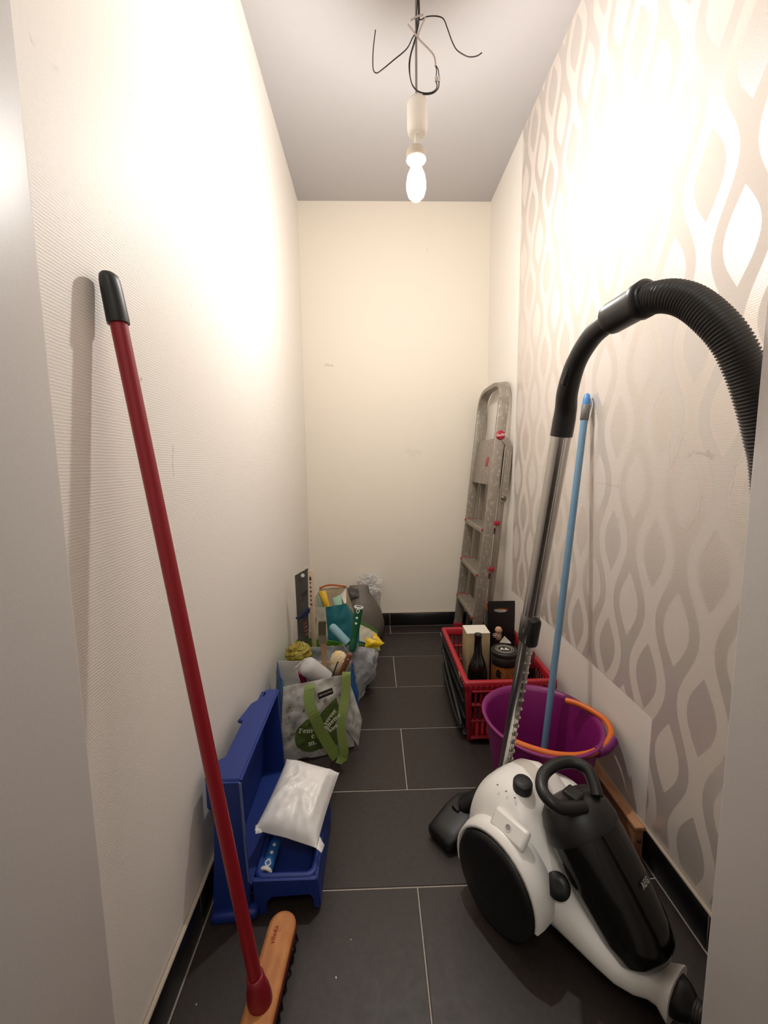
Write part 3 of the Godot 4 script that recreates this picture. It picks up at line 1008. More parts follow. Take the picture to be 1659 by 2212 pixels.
func build_bags() -> void:
	# ---------------- bag 1: grey print, green straps, blue sides
	var b1 := thing("shopping_bag", "grey printed shopping bag with green straps and blue sides full of painting tools", "bag", Vector3(-0.22, 0, -1.42))
	var fl := Vector3(-0.330, 0.004, -1.300)
	var fr := Vector3(-0.082, 0.004, -1.385)
	var br := Vector3(-0.085, 0.004, -1.50)
	var bl := Vector3(-0.382, 0.004, -1.46)
	var tfl := at_z(612, 1484, -1.315)
	var tfr := at_z(757, 1453, -1.375)
	var tbr := at_z(760, 1428, -1.50)
	var tbl := at_z(598, 1428, -1.48)
	var print1 := printed(doodle_tex(Color("c2beb5"), Color("5a554f"), 512, 512, 70, 3, true), 0.42)
	var blue := mat("1d4f86", 0.45)
	part(b1, "front_panel", panel(fl, fr, tfr, tfl, Vector3(-0.003, 0, 0.018), 0.010, 16.0, 24, 24), print1, "pale grey panel with line drawings and a green leaf print")
	part(b1, "side_panel", panel(bl, fl, tfl, tbl, Vector3(0.010, 0, 0.004), 0.010, 18.0, 12, 20), blue, "blue side panel")
	part(b1, "side_panel", panel(fr, br, tbr, tfr, Vector3(0.018, 0, 0), 0.010, 18.0, 10, 20), blue, "blue side panel")
	part(b1, "back_panel", panel(br, bl, tbl, tbr, Vector3.ZERO, 0.006, 14.0, 14, 16), mat("c2bdb4", 0.5))
	part(b1, "base_panel", panel(fl, fr, br, bl, Vector3.ZERO, 0.0, 10.0, 4, 4, 0.004), mat("2b2a2a", 0.7))
	# silver fold showing at the right foot of the front
	part(b1, "corner_flap", panel(at_z(745, 1570, -1.36), at_z(774, 1611, -1.37), at_z(782, 1555, -1.375), at_z(758, 1480, -1.38), Vector3(0.004, 0, 0.012), 0.006, 26.0, 10, 12), printed(doodle_tex(Color("bcb9b2"), Color("7a756f"), 256, 256, 20, 8, false), 0.35))
	var strap_m := textured("5c6b2c", "6d7d38", 0.6, 0.6, 0.6, 111, 0.0, 0.0, 8.0)
	var rdir := (fr - fl).normalized()
	var sp := [[669, 1485, -1.300], [668, 1515, -1.276], [678, 1545, -1.262], [694, 1580, -1.262], [712, 1612, -1.262], [728, 1636, -1.262], [741, 1640, -1.262], [743, 1620, -1.268], [738, 1585, -1.280], [739, 1545, -1.300], [746, 1500, -1.335], [748, 1458, -1.362]]
	var pts := []
	for q in sp:
		pts.append(at_z(q[0], q[1], q[2]))
	# two webbing runs joined in a loop at the bottom
	part(b1, "strap", strap([pts[0] + Vector3(0, 0.004, -0.012), pts[0], pts[1], pts[2], pts[3], pts[4], pts[5]], rdir, 0.036), strap_m, "olive green carrying strap")
	part(b1, "strap", strap([pts[5] + Vector3(0.002, 0, 0.002), pts[6], pts[7], pts[8], pts[9], pts[10], pts[11], pts[11] + Vector3(0, 0.004, -0.014)], rdir, 0.030), strap_m, "olive green carrying strap")
	var pn := rdir.cross(Vector3.UP)
	if pn.z < 0:
		pn = -pn
	# label and printed words
	var tagc := at_z(703, 1498, -1.272)
	var ux := Vector3(0.96, 0.22, 0.0).normalized()
	var tag := part(b1, "label_tag", rbox(Vector3(0.050, 0.022, 0.0014), 0.0006, face_xf(tagc, Vector3(rdir.x, 0.20, rdir.z), Vector3.UP)), mat("1c1512", 0.5), "black label with pale lettering")
	text(tag, "BEST PRACTICE", 0.0040, mat("d8cfbd", 0.6), face_xf(tagc + pn * 0.0010, Vector3(rdir.x, 0.20, rdir.z), Vector3.UP), true, 700)
	var ink := mat("d9d9c6", 0.6)
	for w in [["l'env", 662, 1579, -1.268, 0.015, -0.22], ["c", 676, 1590, -1.266, 0.015, 0.0], ["m.", 675, 1605, -1.264, 0.016, 0.05], ["server", 713, 1549, -1.280, 0.013, 0.85], ["nneme", 718, 1558, -1.280, 0.014, 0.62], ["d'", 710, 1575, -1.282, 0.014, 0.35], ["aire", 720, 1573, -1.282, 0.012, 0.5]]:
		var c := at_z(w[1], w[2], w[3] + 0.006)
		var r0 := rdir.rotated(pn, w[5])
		text(b1, w[0], w[4], ink, face_xf(c, r0, Vector3.UP.rotated(pn, w[5])), true, 700, true)
	# ---------------- tools in bag 1
	var big := thing("paint_roller", "fat white paint roller with crimson handle in the green strapped bag", "paint roller", at_z(690, 1500, -1.40))
	var a := at_z(660, 1436, -1.375)
	var b := at_z(712, 1476, -1.42)
	var fleece := textured("aaa6a3", "c4c0bd", 0.95, 1.5, 1.5, 121, 0.0, 0.0, 10.0)
	var d := (b - a).normalized()
	part(big, "sleeve", lathe([[0.012, -0.004], [0.026, -0.002], [0.0325, 0.006], [0.034, 0.02], [0.034, 0.10], [0.0325, 0.112], [0.024, 0.118]], 30, a, d), fleece, "grey white fleece roller sleeve")
	var f0 := at_z(659, 1423, -1.345)
	var f1 := at_z(638, 1444, -1.345)
	var f2 := at_z(654, 1492, -1.37)
	part(big, "frame", tube(smooth_path([f0, f1.lerp(f0, 0.3), f1, f1.lerp(f2, 0.3), f2], 0.004), 0.0024, 8), mat("cdc9c4", 0.4), "white wire frame")
	part(big, "handle", tube([at_z(650, 1452, -1.372), at_z(660, 1490, -1.39)], [0.011, 0.014], 16), mat("7a1038", 0.4), "crimson plastic handle")
	var brush := thing("paint_brush", "flat paint brush standing bristles up in the green strapped bag", "brush", at_z(700, 1470, -1.44))
	var bz := -1.435
	var wd := Vector3(1, 0, 0)
	var bt := at_z(696, 1342, bz)
	var bm := at_z(696, 1373, bz)
	var bf := at_z(698, 1389, bz)
	var bh := at_z(704, 1470, bz)
	part(brush, "bristles", loft([rect_ring(bt, wd, 0.026, 0.010), rect_ring(bm, wd, 0.0265, 0.014)], true, true, true, true), textured("3c3624", "564d36", 0.9, 0.9, 0.02, 131, 0.0, 0.0, 10.0), "dark stiff bristles")
	part(brush, "ferrule", loft([rect_ring(bm + Vector3(0, 0.003, 0), wd, 0.0285, 0.016), rect_ring(bf, wd, 0.0275, 0.015)], true, true, true, true), textured("7a6f5f", "b3a894", 0.4, 0.3, 0.3, 132, 0.7, 0.0, 6.0), "metal ferrule")
	part(brush, "handle", loft([rect_ring(bf, wd, 0.025, 0.012), rect_ring(bf.lerp(bh, 0.12), wd, 0.020, 0.012), rect_ring(bf.lerp(bh, 0.3), wd, 0.014, 0.010), rect_ring(bf.lerp(bh, 0.6), wd, 0.017, 0.010), rect_ring(bh, wd, 0.018, 0.010)]), mat("a8835f", 0.55), "pale wooden handle")
	var sc := thing("scraper", "brown wooden tool handle with hanging hole in the green strapped bag", "tool", at_z(735, 1480, -1.40))
	var s0 := at_z(757, 1411, -1.40)
	var s1 := at_z(726, 1478, -1.42)
	part(sc, "handle", bar(s0, s1, 0.020, 0.014, 0.006, Vector3(0, 0, 1)), textured("6b4028", "865437", 0.5, 0.2, 0.2, 141, 0.0, 0.0, 8.0), "brown wooden handle")
	var sd := (s1 - s0).normalized()
	part(sc, "hanging_hole", lathe([[0.0036, 0.0], [0.0030, 0.0006]], 14, s0 + sd * 0.022 + Vector3(0, 0, 0.0068), Vector3(0, 0.2, 1)), mat("c9bfb0", 0.6), "hanging hole")
	var hk := thing("hook_rod", "thin dark metal hook rod in the green strapped bag", "tool", at_z(720, 1480, -1.37))
	part(hk, "rod", tube(smooth_path([at_z(731, 1429, -1.372), at_z(728, 1434, -1.37), at_z(720, 1455, -1.37), at_z(712, 1475, -1.37)], 0.005), 0.0026, 8), mat("40302a", 0.5, 0.4))
	var ball := thing("sponge", "yellow sponge ball wrapped in clear film behind the fat roller", "sponge", at_z(732, 1460, -1.46))
	part(ball, "sponge_body", lump(at_z(732, 1432, -1.458), Vector3(0.033, 0.045, 0.027), 0.12, 0.12, 20, false), textured("c9a765", "e0c98a", 0.9, 0.5, 0.5, 151, 0.0, 0.0, 8.0))
	var wrap := clear_film(0.22)
	part(ball, "wrapper", lump(at_z(732, 1436, -1.458), Vector3(0.038, 0.052, 0.031), 0.12, 0.2, 22), wrap, "crumpled clear film")
	# ---------------- bag 2: silver outside, lime inside
	var b2 := thing("shopping_bag", "silver grey shopping bag with lime green inside and leaf print behind the green strapped bag", "bag", Vector3(-0.18, 0, -1.75))
	fl = Vector3(-0.335, 0.004, -1.60); fr = Vector3(-0.085, 0.004, -1.66); br = Vector3(-0.035, 0.004, -1.86); bl = Vector3(-0.345, 0.004, -1.90)
	tfl = at_z(628, 1398, -1.60); tfr = at_z(764, 1394, -1.63); tbr = at_z(819, 1404, -1.80); tbl = at_z(648, 1377, -1.84)
	var silver := mat("a6a9ab", 0.35, 0.15)
	var lime := textured("4f8a22", "74ab38", 0.55, 0.1, 0.1, 161, 0.0, 0.0, 5.0)
	part(b2, "front_panel", panel(fl, fr, tfr, tfl, Vector3(0, 0, 0.01), 0.014, 14.0, 18, 18), silver)
	part(b2, "side_panel", panel(fr, br, tbr, tfr, Vector3(0.045, 0, 0.012), 0.016, 14.0, 14, 18), printed(leaf_tex(), 0.35), "silver grey side panel with dark green leaf print")
	part(b2, "side_panel", panel(bl, fl, tfl, tbl, Vector3.ZERO, 0.008, 14.0, 10, 14), lime, "lime green side panel")
	part(b2, "back_panel", panel(br, bl, tbl, at_z(790, 1392, -1.86), Vector3(0, 0, 0.0), 0.012, 14.0, 18, 16), lime, "lime green back panel")
	part(b2, "base_panel", panel(fl, fr, br, bl, Vector3.ZERO, 0.0, 10.0, 4, 4, 0.004), mat("2b2a2a", 0.7))
	part(b2, "inner_fold", panel(at_z(776, 1384, -1.78), at_z(812, 1396, -1.80), at_z(815, 1366, -1.84), at_z(777, 1344, -1.82), Vector3(0, 0, 0.006), 0.006, 22.0, 8, 8), mat("b9b09c", 0.5), "cream inner fold")
	part(b2, "green_edge", strap([at_z(777, 1345, -1.815), at_z(797, 1353, -1.825), at_z(815, 1366, -1.835)], Vector3.UP, 0.012, 0.002), mat("4f7a34", 0.5), "green edge band")
	part(b2, "liner_flap", panel(at_z(800, 1402, -1.79), at_z(822, 1405, -1.80), at_z(816, 1388, -1.82), at_z(802, 1390, -1.82), Vector3.ZERO, 0.004, 30.0, 6, 6), mat("9cc56a", 0.5), "pale lime liner flap")
	var ol := thing("plastic_bag", "crumpled olive yellow plastic bag beside left wall above the blue bag side", "bag", at_z(650, 1440, -1.56))
	part(ol, "film", lump(at_z(645, 1412, -1.540), Vector3(0.045, 0.040, 0.038), 0.35, 0.11, 26), textured("6f7420", "a07c24", 0.4, 0.06, 0.06, 171, 0.0, 0.0, 6.0))
	# yellow pouch poking out on the right
	var yw := mat("e0b81c", 0.45)
	var yp := thing("plastic_pouch", "bright yellow plastic pouch sticking out beside the grey sack", "pouch", at_z(805, 1400, -1.88))
	part(yp, "pouch", panel(at_z(788, 1398, -1.765), at_z(814, 1400, -1.765), at_z(831, 1389, -1.775), at_z(791, 1377, -1.775), Vector3(0, 0.010, 0.014), 0.008, 24.0, 12, 8, 0.004), yw)
	part(yp, "flap", panel(at_z(805, 1378, -1.775), at_z(829, 1391, -1.772), at_z(826, 1386, -1.79), at_z(808, 1366, -1.79), Vector3(0, 0.006, 0), 0.006, 24.0, 8, 6, 0.003), yw)
	# ---------------- green mini roller
	var g0 := at_z(775, 1311, -1.60)
	var g1 := at_z(762, 1396, -1.585)
	var gr := roller_handle("paint_roller", "green handled mini roller with pale blue sleeve standing between the bags", g0, g1, "12573a", 0.0175)
	part(gr, "shoulder", tube([g1.lerp(g0, 0.22), g1, g1 + (g1 - g0).normalized() * 0.016], [0.0165, 0.026, 0.022], 18, true, 0.6), mat("12573a", 0.42))
	part(gr, "frame_arm", tube(smooth_path([at_z(742, 1392, -1.59), at_z(746, 1402, -1.585), at_z(756, 1408, -1.585), at_z(770, 1404, -1.585), at_z(773, 1392, -1.585)], 0.004), 0.0022, 8), mat("b9bdb9", 0.35, 0.6))
	var sl0 := at_z(717, 1353, -1.64)
	var sl1 := at_z(752, 1390, -1.60)
	part(gr, "sleeve", tube([sl0 - (sl1 - sl0).normalized() * 0.006, sl0, sl0.lerp(sl1, 0.1), sl1], [0.008, 0.015, 0.0165, 0.0165], 20), textured("6d8f9a", "8fb0b8", 0.95, 1.2, 1.2, 181, 0.0, 0.0, 10.0), "pale blue roller sleeve")
	# ---------------- bag 3: teal with print, orange rim
	var b3 := thing("shopping_bag", "teal and grey printed shopping bag with orange rimmed back against the rear wall", "bag", Vector3(-0.17, 0, -2.12))
	fl = Vector3(-0.345, 0.004, -2.00); fr = Vector3(-0.075, 0.004, -2.02); br = Vector3(-0.06, 0.004, -2.19); bl = Vector3(-0.345, 0.004, -2.22)
	tfl = at_z(668, 1312, -2.00); tfr = at_z(747, 1303, -2.03); tbr = at_z(748, 1268, -2.22); tbl = at_z(690, 1272, -2.22)
	var mid_b := fl.lerp(fr, 0.42)
	var mid_t := at_z(703, 1311, -2.005)
	part(b3, "front_panel", panel(fl, mid_b, mid_t, tfl, Vector3(0, 0, 0.01), 0.010, 14.0, 10, 18), printed(doodle_tex(Color("b8ae9e"), Color("4f473c"), 256, 256, 14, 14, false)), "grey printed half panel")
	part(b3, "front_panel", panel(mid_b, fr, tfr, mid_t, Vector3(0, 0, 0.012), 0.010, 14.0, 12, 18), mat("256a74", 0.45), "teal half panel")
	part(b3, "side_panel", panel(fr, br, at_z(766, 1335, -2.16), tfr, Vector3(0.02, 0, 0), 0.010, 14.0, 10, 16), mat("2a727b", 0.45), "teal side panel")
	part(b3, "side_panel", panel(bl, fl, tfl, tbl, Vector3.ZERO, 0.008, 14.0, 10, 14), mat("d8d2c6", 0.5), "cream side panel")
	part(b3, "back_panel", panel(br, bl, tbl, tbr, Vector3(0, 0, -0.01), 0.006, 14.0, 14, 16), textured("b19a7f", "c8b79e", 0.6, 0.1, 0.1, 191, 0.0, 0.0, 5.0), "tan back panel")
	part(b3, "rim_band", strap([tbl + Vector3(0, 0.004, 0.004), at_z(712, 1264, -2.21), tbr + Vector3(0, 0.003, 0.004)], Vector3.UP, 0.010, 0.003), mat("b8622a", 0.5), "orange rim band")
	part(b3, "side_panel", panel(at_z(744, 1305, -2.05), at_z(748, 1303, -2.06), at_z(748, 1270, -2.20), at_z(735, 1285, -2.18), Vector3.ZERO, 0.004, 20.0, 6, 8), mat("cfc9bb", 0.55), "grey inner fold")
	part(b3, "strap", panel(at_z(701, 1312, -2.045), at_z(713, 1312, -2.040), at_z(704, 1276, -2.060), at_z(688, 1277, -2.065), Vector3(0, 0, 0.010), 0.003, 20.0, 8, 12, 0.002), mat("dcb024", 0.5), "yellow carrying strap")
	part(b3, "strap", panel(at_z(685, 1312, -2.055), at_z(702, 1312, -2.055), at_z(696, 1281, -2.070), at_z(684, 1284, -2.070), Vector3(0, 0, 0.004), 0.003, 20.0, 8, 12, 0.002), mat("8b9a82", 0.6), "grey green underside of the strap")
	part(b3, "base_panel", panel(fl, fr, br, bl, Vector3.ZERO, 0.0, 10.0, 4, 4, 0.004), mat("2b2a2a", 0.7))
	var mint := thing("card", "mint green card standing in the teal bag", "card", at_z(735, 1320, -2.12))
	part(mint, "sheet", panel(at_z(726, 1318, -2.10), at_z(741, 1316, -2.10), at_z(736, 1284, -2.13), at_z(719, 1292, -2.13), Vector3(0, 0, 0.004), 0.001, 8.0, 6, 6), mat("9cc3a8", 0.6))
	# ---------------- grey sack with folded top, clear film behind it
	var gs := thing("grey_sack", "rounded dark grey sack with folded top beside the teal bag at back wall", "sack", at_y(790, 1405, 0.0))
	var sack := textured("5f574f", "6b635b", 0.55, 0.05, 0.05, 201, 0.0, 0.0, 4.0)
	var sc0 := at_z(782, 1340, -2.27)
	var rings := []
	for k in [[0.003, 0.095, 0.085], [0.03, 0.125, 0.11], [0.10, 0.132, 0.115], [0.17, 0.118, 0.105], [0.235, 0.085, 0.08], [0.270, 0.062, 0.045], [0.285, 0.058, 0.030], [0.305, 0.056, 0.020], [0.318, 0.055, 0.010]]:
		rings.append(circle(Vector3(-0.072 - 0.06 * k[0], k[0], -2.325), Vector3(k[1], 0, 0), Vector3(0, 0, k[2]), 30))
	part(gs, "sack_body", loft(rings), sack)
	part(gs, "folded_flap", panel(at_z(748, 1296, -2.25), at_z(776, 1287, -2.26), at_z(774, 1274, -2.30), at_z(747, 1268, -2.29), Vector3(0, 0.006, 0.012), 0.006, 24.0, 8, 6, 0.004), mat("3c3733", 0.5), "folded dark grey flap")
	var cf := thing("clear_film", "crumpled clear plastic film lying on top behind the grey sack", "film", at_z(797, 1290, -2.42))
	part(cf, "film", lump(at_z(798, 1264, -2.445), Vector3(0.064, 0.064, 0.040), 0.55, 0.16, 34), clear_film(0.38))
	part(cf, "film_tail", panel(at_z(808, 1328, -2.488), at_z(822, 1328, -2.486), at_z(822, 1285, -2.48), at_z(800, 1290, -2.48), Vector3(0, 0, 0.01), 0.012, 24.0, 10, 14), clear_film(0.25), "hanging end of the film")
	# ---------------- trim profile, clip brush and folding rule by the left wall
	var tp := thing("skirting_profile", "tall dark grey plastic profile with oval hole leaning in the bags by left wall", "profile", at_z(655, 1400, -1.78))
	var pz := -1.775
	var p00 := at_z(645, 1400, pz)
	var p10 := at_z(667, 1400, pz)
	var p11 := at_z(665, 1228, pz)
	var p01 := at_z(637, 1243, pz)
	part(tp, "board", panel(p00, p10, p11, p01, Vector3(0, 0, -0.010), 0.0, 10.0, 10, 20, 0.0035), mat("4a4642", 0.45))
	part(tp, "cut_edge", tube(smooth_path([p01 + Vector3(0, 0.002, 0), p01.lerp(p11, 0.5) + Vector3(0, -0.004, -0.010), p11 + Vector3(0, 0.006, 0)], 0.005), 0.0024, 8), mat("cfc8bd", 0.6), "white cut edge")
	part(tp, "slot", lathe([[0.0085, 0.0], [0.0080, 0.0010]], 16, at_z(654, 1243, pz + 0.004), Vector3(0.1, 0, 1)), mat("d6cfc2", 0.7), "oval hanging hole")
	part(tp, "scrawl", strap([at_z(651, 1288, pz + 0.003), at_z(656, 1283, pz + 0.003), at_z(662, 1276, pz + 0.003)], Vector3.UP, 0.008, 0.0008), mat("2e2b29", 0.6), "dark faded print")
	for k in 4:
		var c := at_z(660 + k * 1.2, 1346 + k * 8, pz + 0.003)
		part(tp, "red_print", strap([c + Vector3(-0.008, -0.006, 0.001), c + Vector3(0.006, 0.006, 0.001)], Vector3.UP, 0.007, 0.0008), mat("8c4a40", 0.6), "faded red print")
	var cb := thing("nail_brush", "small navy brush clipped across the grey profile", "brush", at_z(650, 1335, -1.75))
	part(cb, "back", tube(smooth_path([at_z(640, 1335, -1.765), at_z(648, 1333, -1.76), at_z(660, 1322, -1.76), at_z(668, 1314, -1.76)], 0.006), [0.005, 0.006, 0.007, 0.007, 0.008, 0.008, 0.008, 0.008, 0.009, 0.009, 0.009, 0.009, 0.009, 0.009, 0.009, 0.009, 0.009, 0.009, 0.009, 0.009, 0.009, 0.009, 0.009, 0.009].slice(0, smooth_path([at_z(640, 1335, -1.765), at_z(648, 1333, -1.76), at_z(660, 1322, -1.76), at_z(668, 1314, -1.76)], 0.006).size()), 10), mat("1a1f45", 0.5))
	for k in 5:
		var c := at_z(655 + k * 3, 1328 - k * 3, -1.755)
		part(cb, "bristle_tuft", bar(c, c + Vector3(0.001, -0.018, 0), 0.005, 0.006, 0.001), mat("1c2348", 0.7))
	var fr2 := thing("folding_rule", "pale wooden folding rule with black marks behind the grey profile", "ruler", at_z(674, 1400, -1.82))
	var r0 := at_z(679, 1400, -1.83)
	var r1 := at_z(672, 1232, -1.83)
	part(fr2, "blade", bar(r0, r1, 0.020, 0.006, 0.001, Vector3(0, 0, 1)), textured("c9a98a", "dcc0a2", 0.6, 0.3, 0.05, 211, 0.0, 0.0, 6.0))
	for k in 7:
		var c := r1.lerp(r0, 0.10 + k * 0.055) + Vector3(-0.005, 0, 0.0034)
		part(fr2, "mark", rbox(Vector3(0.006 if k % 3 else 0.009, 0.007 if k != 0 else 0.016, 0.0006), 0.0002, Transform3D(Basis.IDENTITY, c), 1), mat("3b2b22", 0.7))

func rect_ring(c: Vector3, w: Vector3, sx: float, sz: float) -> Array:
	var d := Vector3(0, 0, 1)
	return [c + w * sx / 2 + d * sz / 2, c - w * sx / 2 + d * sz / 2, c - w * sx / 2 - d * sz / 2, c + w * sx / 2 - d * sz / 2]

func clear_film(alpha: float) -> StandardMaterial3D:
	var m := StandardMaterial3D.new()
	m.transparency = BaseMaterial3D.TRANSPARENCY_ALPHA
	m.albedo_color = Color(0.92, 0.91, 0.90, alpha)
	m.roughness = 0.12
	m.metallic_specular = 0.8
	return m

# ---------------------------------------------------------------- ladder
func build_ladder() -> void:
	var alu := textured("8d857b", "a39a8e", 0.38, 0.25, 0.02, 221, 0.75, 0.0, 3.0)
	var alu2 := textured("90867a", "dcd6cc", 0.42, 0.05, 0.04, 222, 0.35, 0.60, 3.0)
	var red := mat("9c1a2a", 0.45)
	var zf := -2.45
	var zn := -2.04
	var fa := at_z(987, 1320, zf)
	var fb := at_z(1041, 918, zf)
	var na := at_z(1037, 1345, zn)
	var nb := at_z(1078, 918, zn)
	var on := func(a: Vector3, b: Vector3, y: float) -> Vector3:
		return a + (b - a) * ((y - a.y) / (b.y - a.y))
	# both stiles lean alike
	var lean := ((fb.x - fa.x) / (fb.y - fa.y) + (nb.x - na.x) / (nb.y - na.y)) / 2
	var x0: float = (on.call(fa, fb, 0.0).x + on.call(na, nb, 0.0).x) / 2
	var P := func(y: float, z: float, dx := 0.0) -> Vector3:
		return Vector3(x0 + lean * y + dx, y, z)
	var t := thing("step_ladder", "folded aluminium step ladder with paint spots leaning on right wall in the far corner", "ladder", Vector3(x0, 0, (zf + zn) / 2))
	var ytop := 1.30
	for z in [zf, zn]:
		part(t, "stile", bar(P.call(0.02, z), P.call(ytop, z), 0.050, 0.020, 0.003, Vector3(0, 0, 1)), alu2)
		part(t, "foot_cap", bar(P.call(0.0, z), P.call(0.035, z), 0.056, 0.026, 0.004, Vector3(0, 0, 1)), red, "red plastic foot")
	# hoop over the top
	var zm: float = (zf + zn) / 2
	var hw: float = (zn - zf) / 2
	var path := []
	for k in 25:
		var a := PI * k / 24.0
		var ez := signf(cos(a)) * pow(absf(cos(a)), 0.55)
		path.append(P.call(ytop - 0.01 + 0.125 * pow(sin(a), 0.6), zm + hw * ez))
	var rings := []
	for i in path.size():
		var d: Vector3 = (path[mini(i + 1, path.size() - 1)] - path[maxi(i - 1, 0)]).normalized()
		var sx := Vector3(1, lean, 0).normalized()
		sx = (sx - d * sx.dot(d)).normalized()
		var nn := d.cross(sx)
		rings.append([path[i] + sx * 0.025 + nn * 0.009, path[i] - sx * 0.025 + nn * 0.009, path[i] - sx * 0.025 - nn * 0.009, path[i] + sx * 0.025 - nn * 0.009])
	part(t, "top_hoop", loft(rings, true, true, true, true), alu2)
	# steps
	var ys := [at_z(1003, 1120, zf).y, at_z(990, 1203, zf).y, at_z(983, 1281, zf).y]
	ys.append(ys[2] * 2 - ys[1])
	for y in ys:
		var c: Vector3 = P.call(y, zm, 0.012)
		var st := part(t, "step", rbox(Vector3(0.078, 0.028, zn - zf - 0.022), 0.004, Transform3D(Basis.IDENTITY, c - Vector3(0, 0.014, 0))), alu2)
		for z in [zf + 0.014, zn - 0.014]:
			part(st, "end_cap", rbox(Vector3(0.084, 0.014, 0.010), 0.003, Transform3D(Basis.IDENTITY, Vector3(c.x - 0.003, y - 0.005, z))), red, "red plastic end cap")
	# folded platform
	var pa: Vector3 = P.call(at_z(1045, 1045, zm).y, zm, -0.004)
	var pb: Vector3 = P.call(at_z(1045, 950, zm).y, zm, 0.012)
	var pf := part(t, "platform", bar(pa, pb, 0.022, zn - zf - 0.03, 0.004, Vector3(0, 0, 1)), alu2)
	part(pf, "sticker", bar(pa.lerp(pb, 0.40) + Vector3(-0.0125, 0, 0.06), pa.lerp(pb, 0.60) + Vector3(-0.0125, 0, 0.06), 0.001, 0.045, 0.0003, Vector3(0, 0, 1)), mat("a03a40", 0.5), "red sticker")
	# rear frame folded behind
	for z in [zf + 0.03, zn - 0.005]:
		part(t, "rear_leg", bar(P.call(0.02, z, 0.056), P.call(1.10, z, 0.046), 0.030, 0.018, 0.003, Vector3(0, 0, 1)), alu)
	for y in ys:
		part(t, "clip", rbox(Vector3(0.030, 0.022, 0.022), 0.003, Transform3D(Basis.IDENTITY, P.call(y + 0.03, zn + 0.002, 0.036))), red, "red plastic clip")
	var s0: Vector3 = P.call(1.13, zn + 0.012, 0.020)
	part(t, "stay", strap([s0, P.call(1.10, zn + 0.014, 0.045), P.call(1.02, zn + 0.014, 0.052), P.call(0.90, zn + 0.014, 0.053), P.call(0.82, zn + 0.014, 0.052)], Vector3(1, 0, 0), 0.030, 0.004), alu2)
	part(t, "rivet", lathe([[0.013, 0.0], [0.012, 0.004], [0.006, 0.006]], 16, P.call(0.84, zn + 0.016, 0.052), Vector3(0, 0, 1)), mat("6a6258", 0.4, 0.6))
	var ec: Vector3 = P.call(at_z(1075, 940, zn).y, zn + 0.010, 0.0)
	var em := part(t, "emblem", lathe([[0.0225, 0.0], [0.0225, 0.003], [0.019, 0.006], [0.006, 0.0066]], 26, ec, Vector3(0, 0, 1)), mat("a3122a", 0.4), "round red emblem with white script")
	text(em, "Hailo", 0.012, mat("e5d6d2", 0.6), face_xf(ec + Vector3(0, 0, 0.0068), Vector3(1, 0.12, 0), Vector3.UP), true, 700, true)

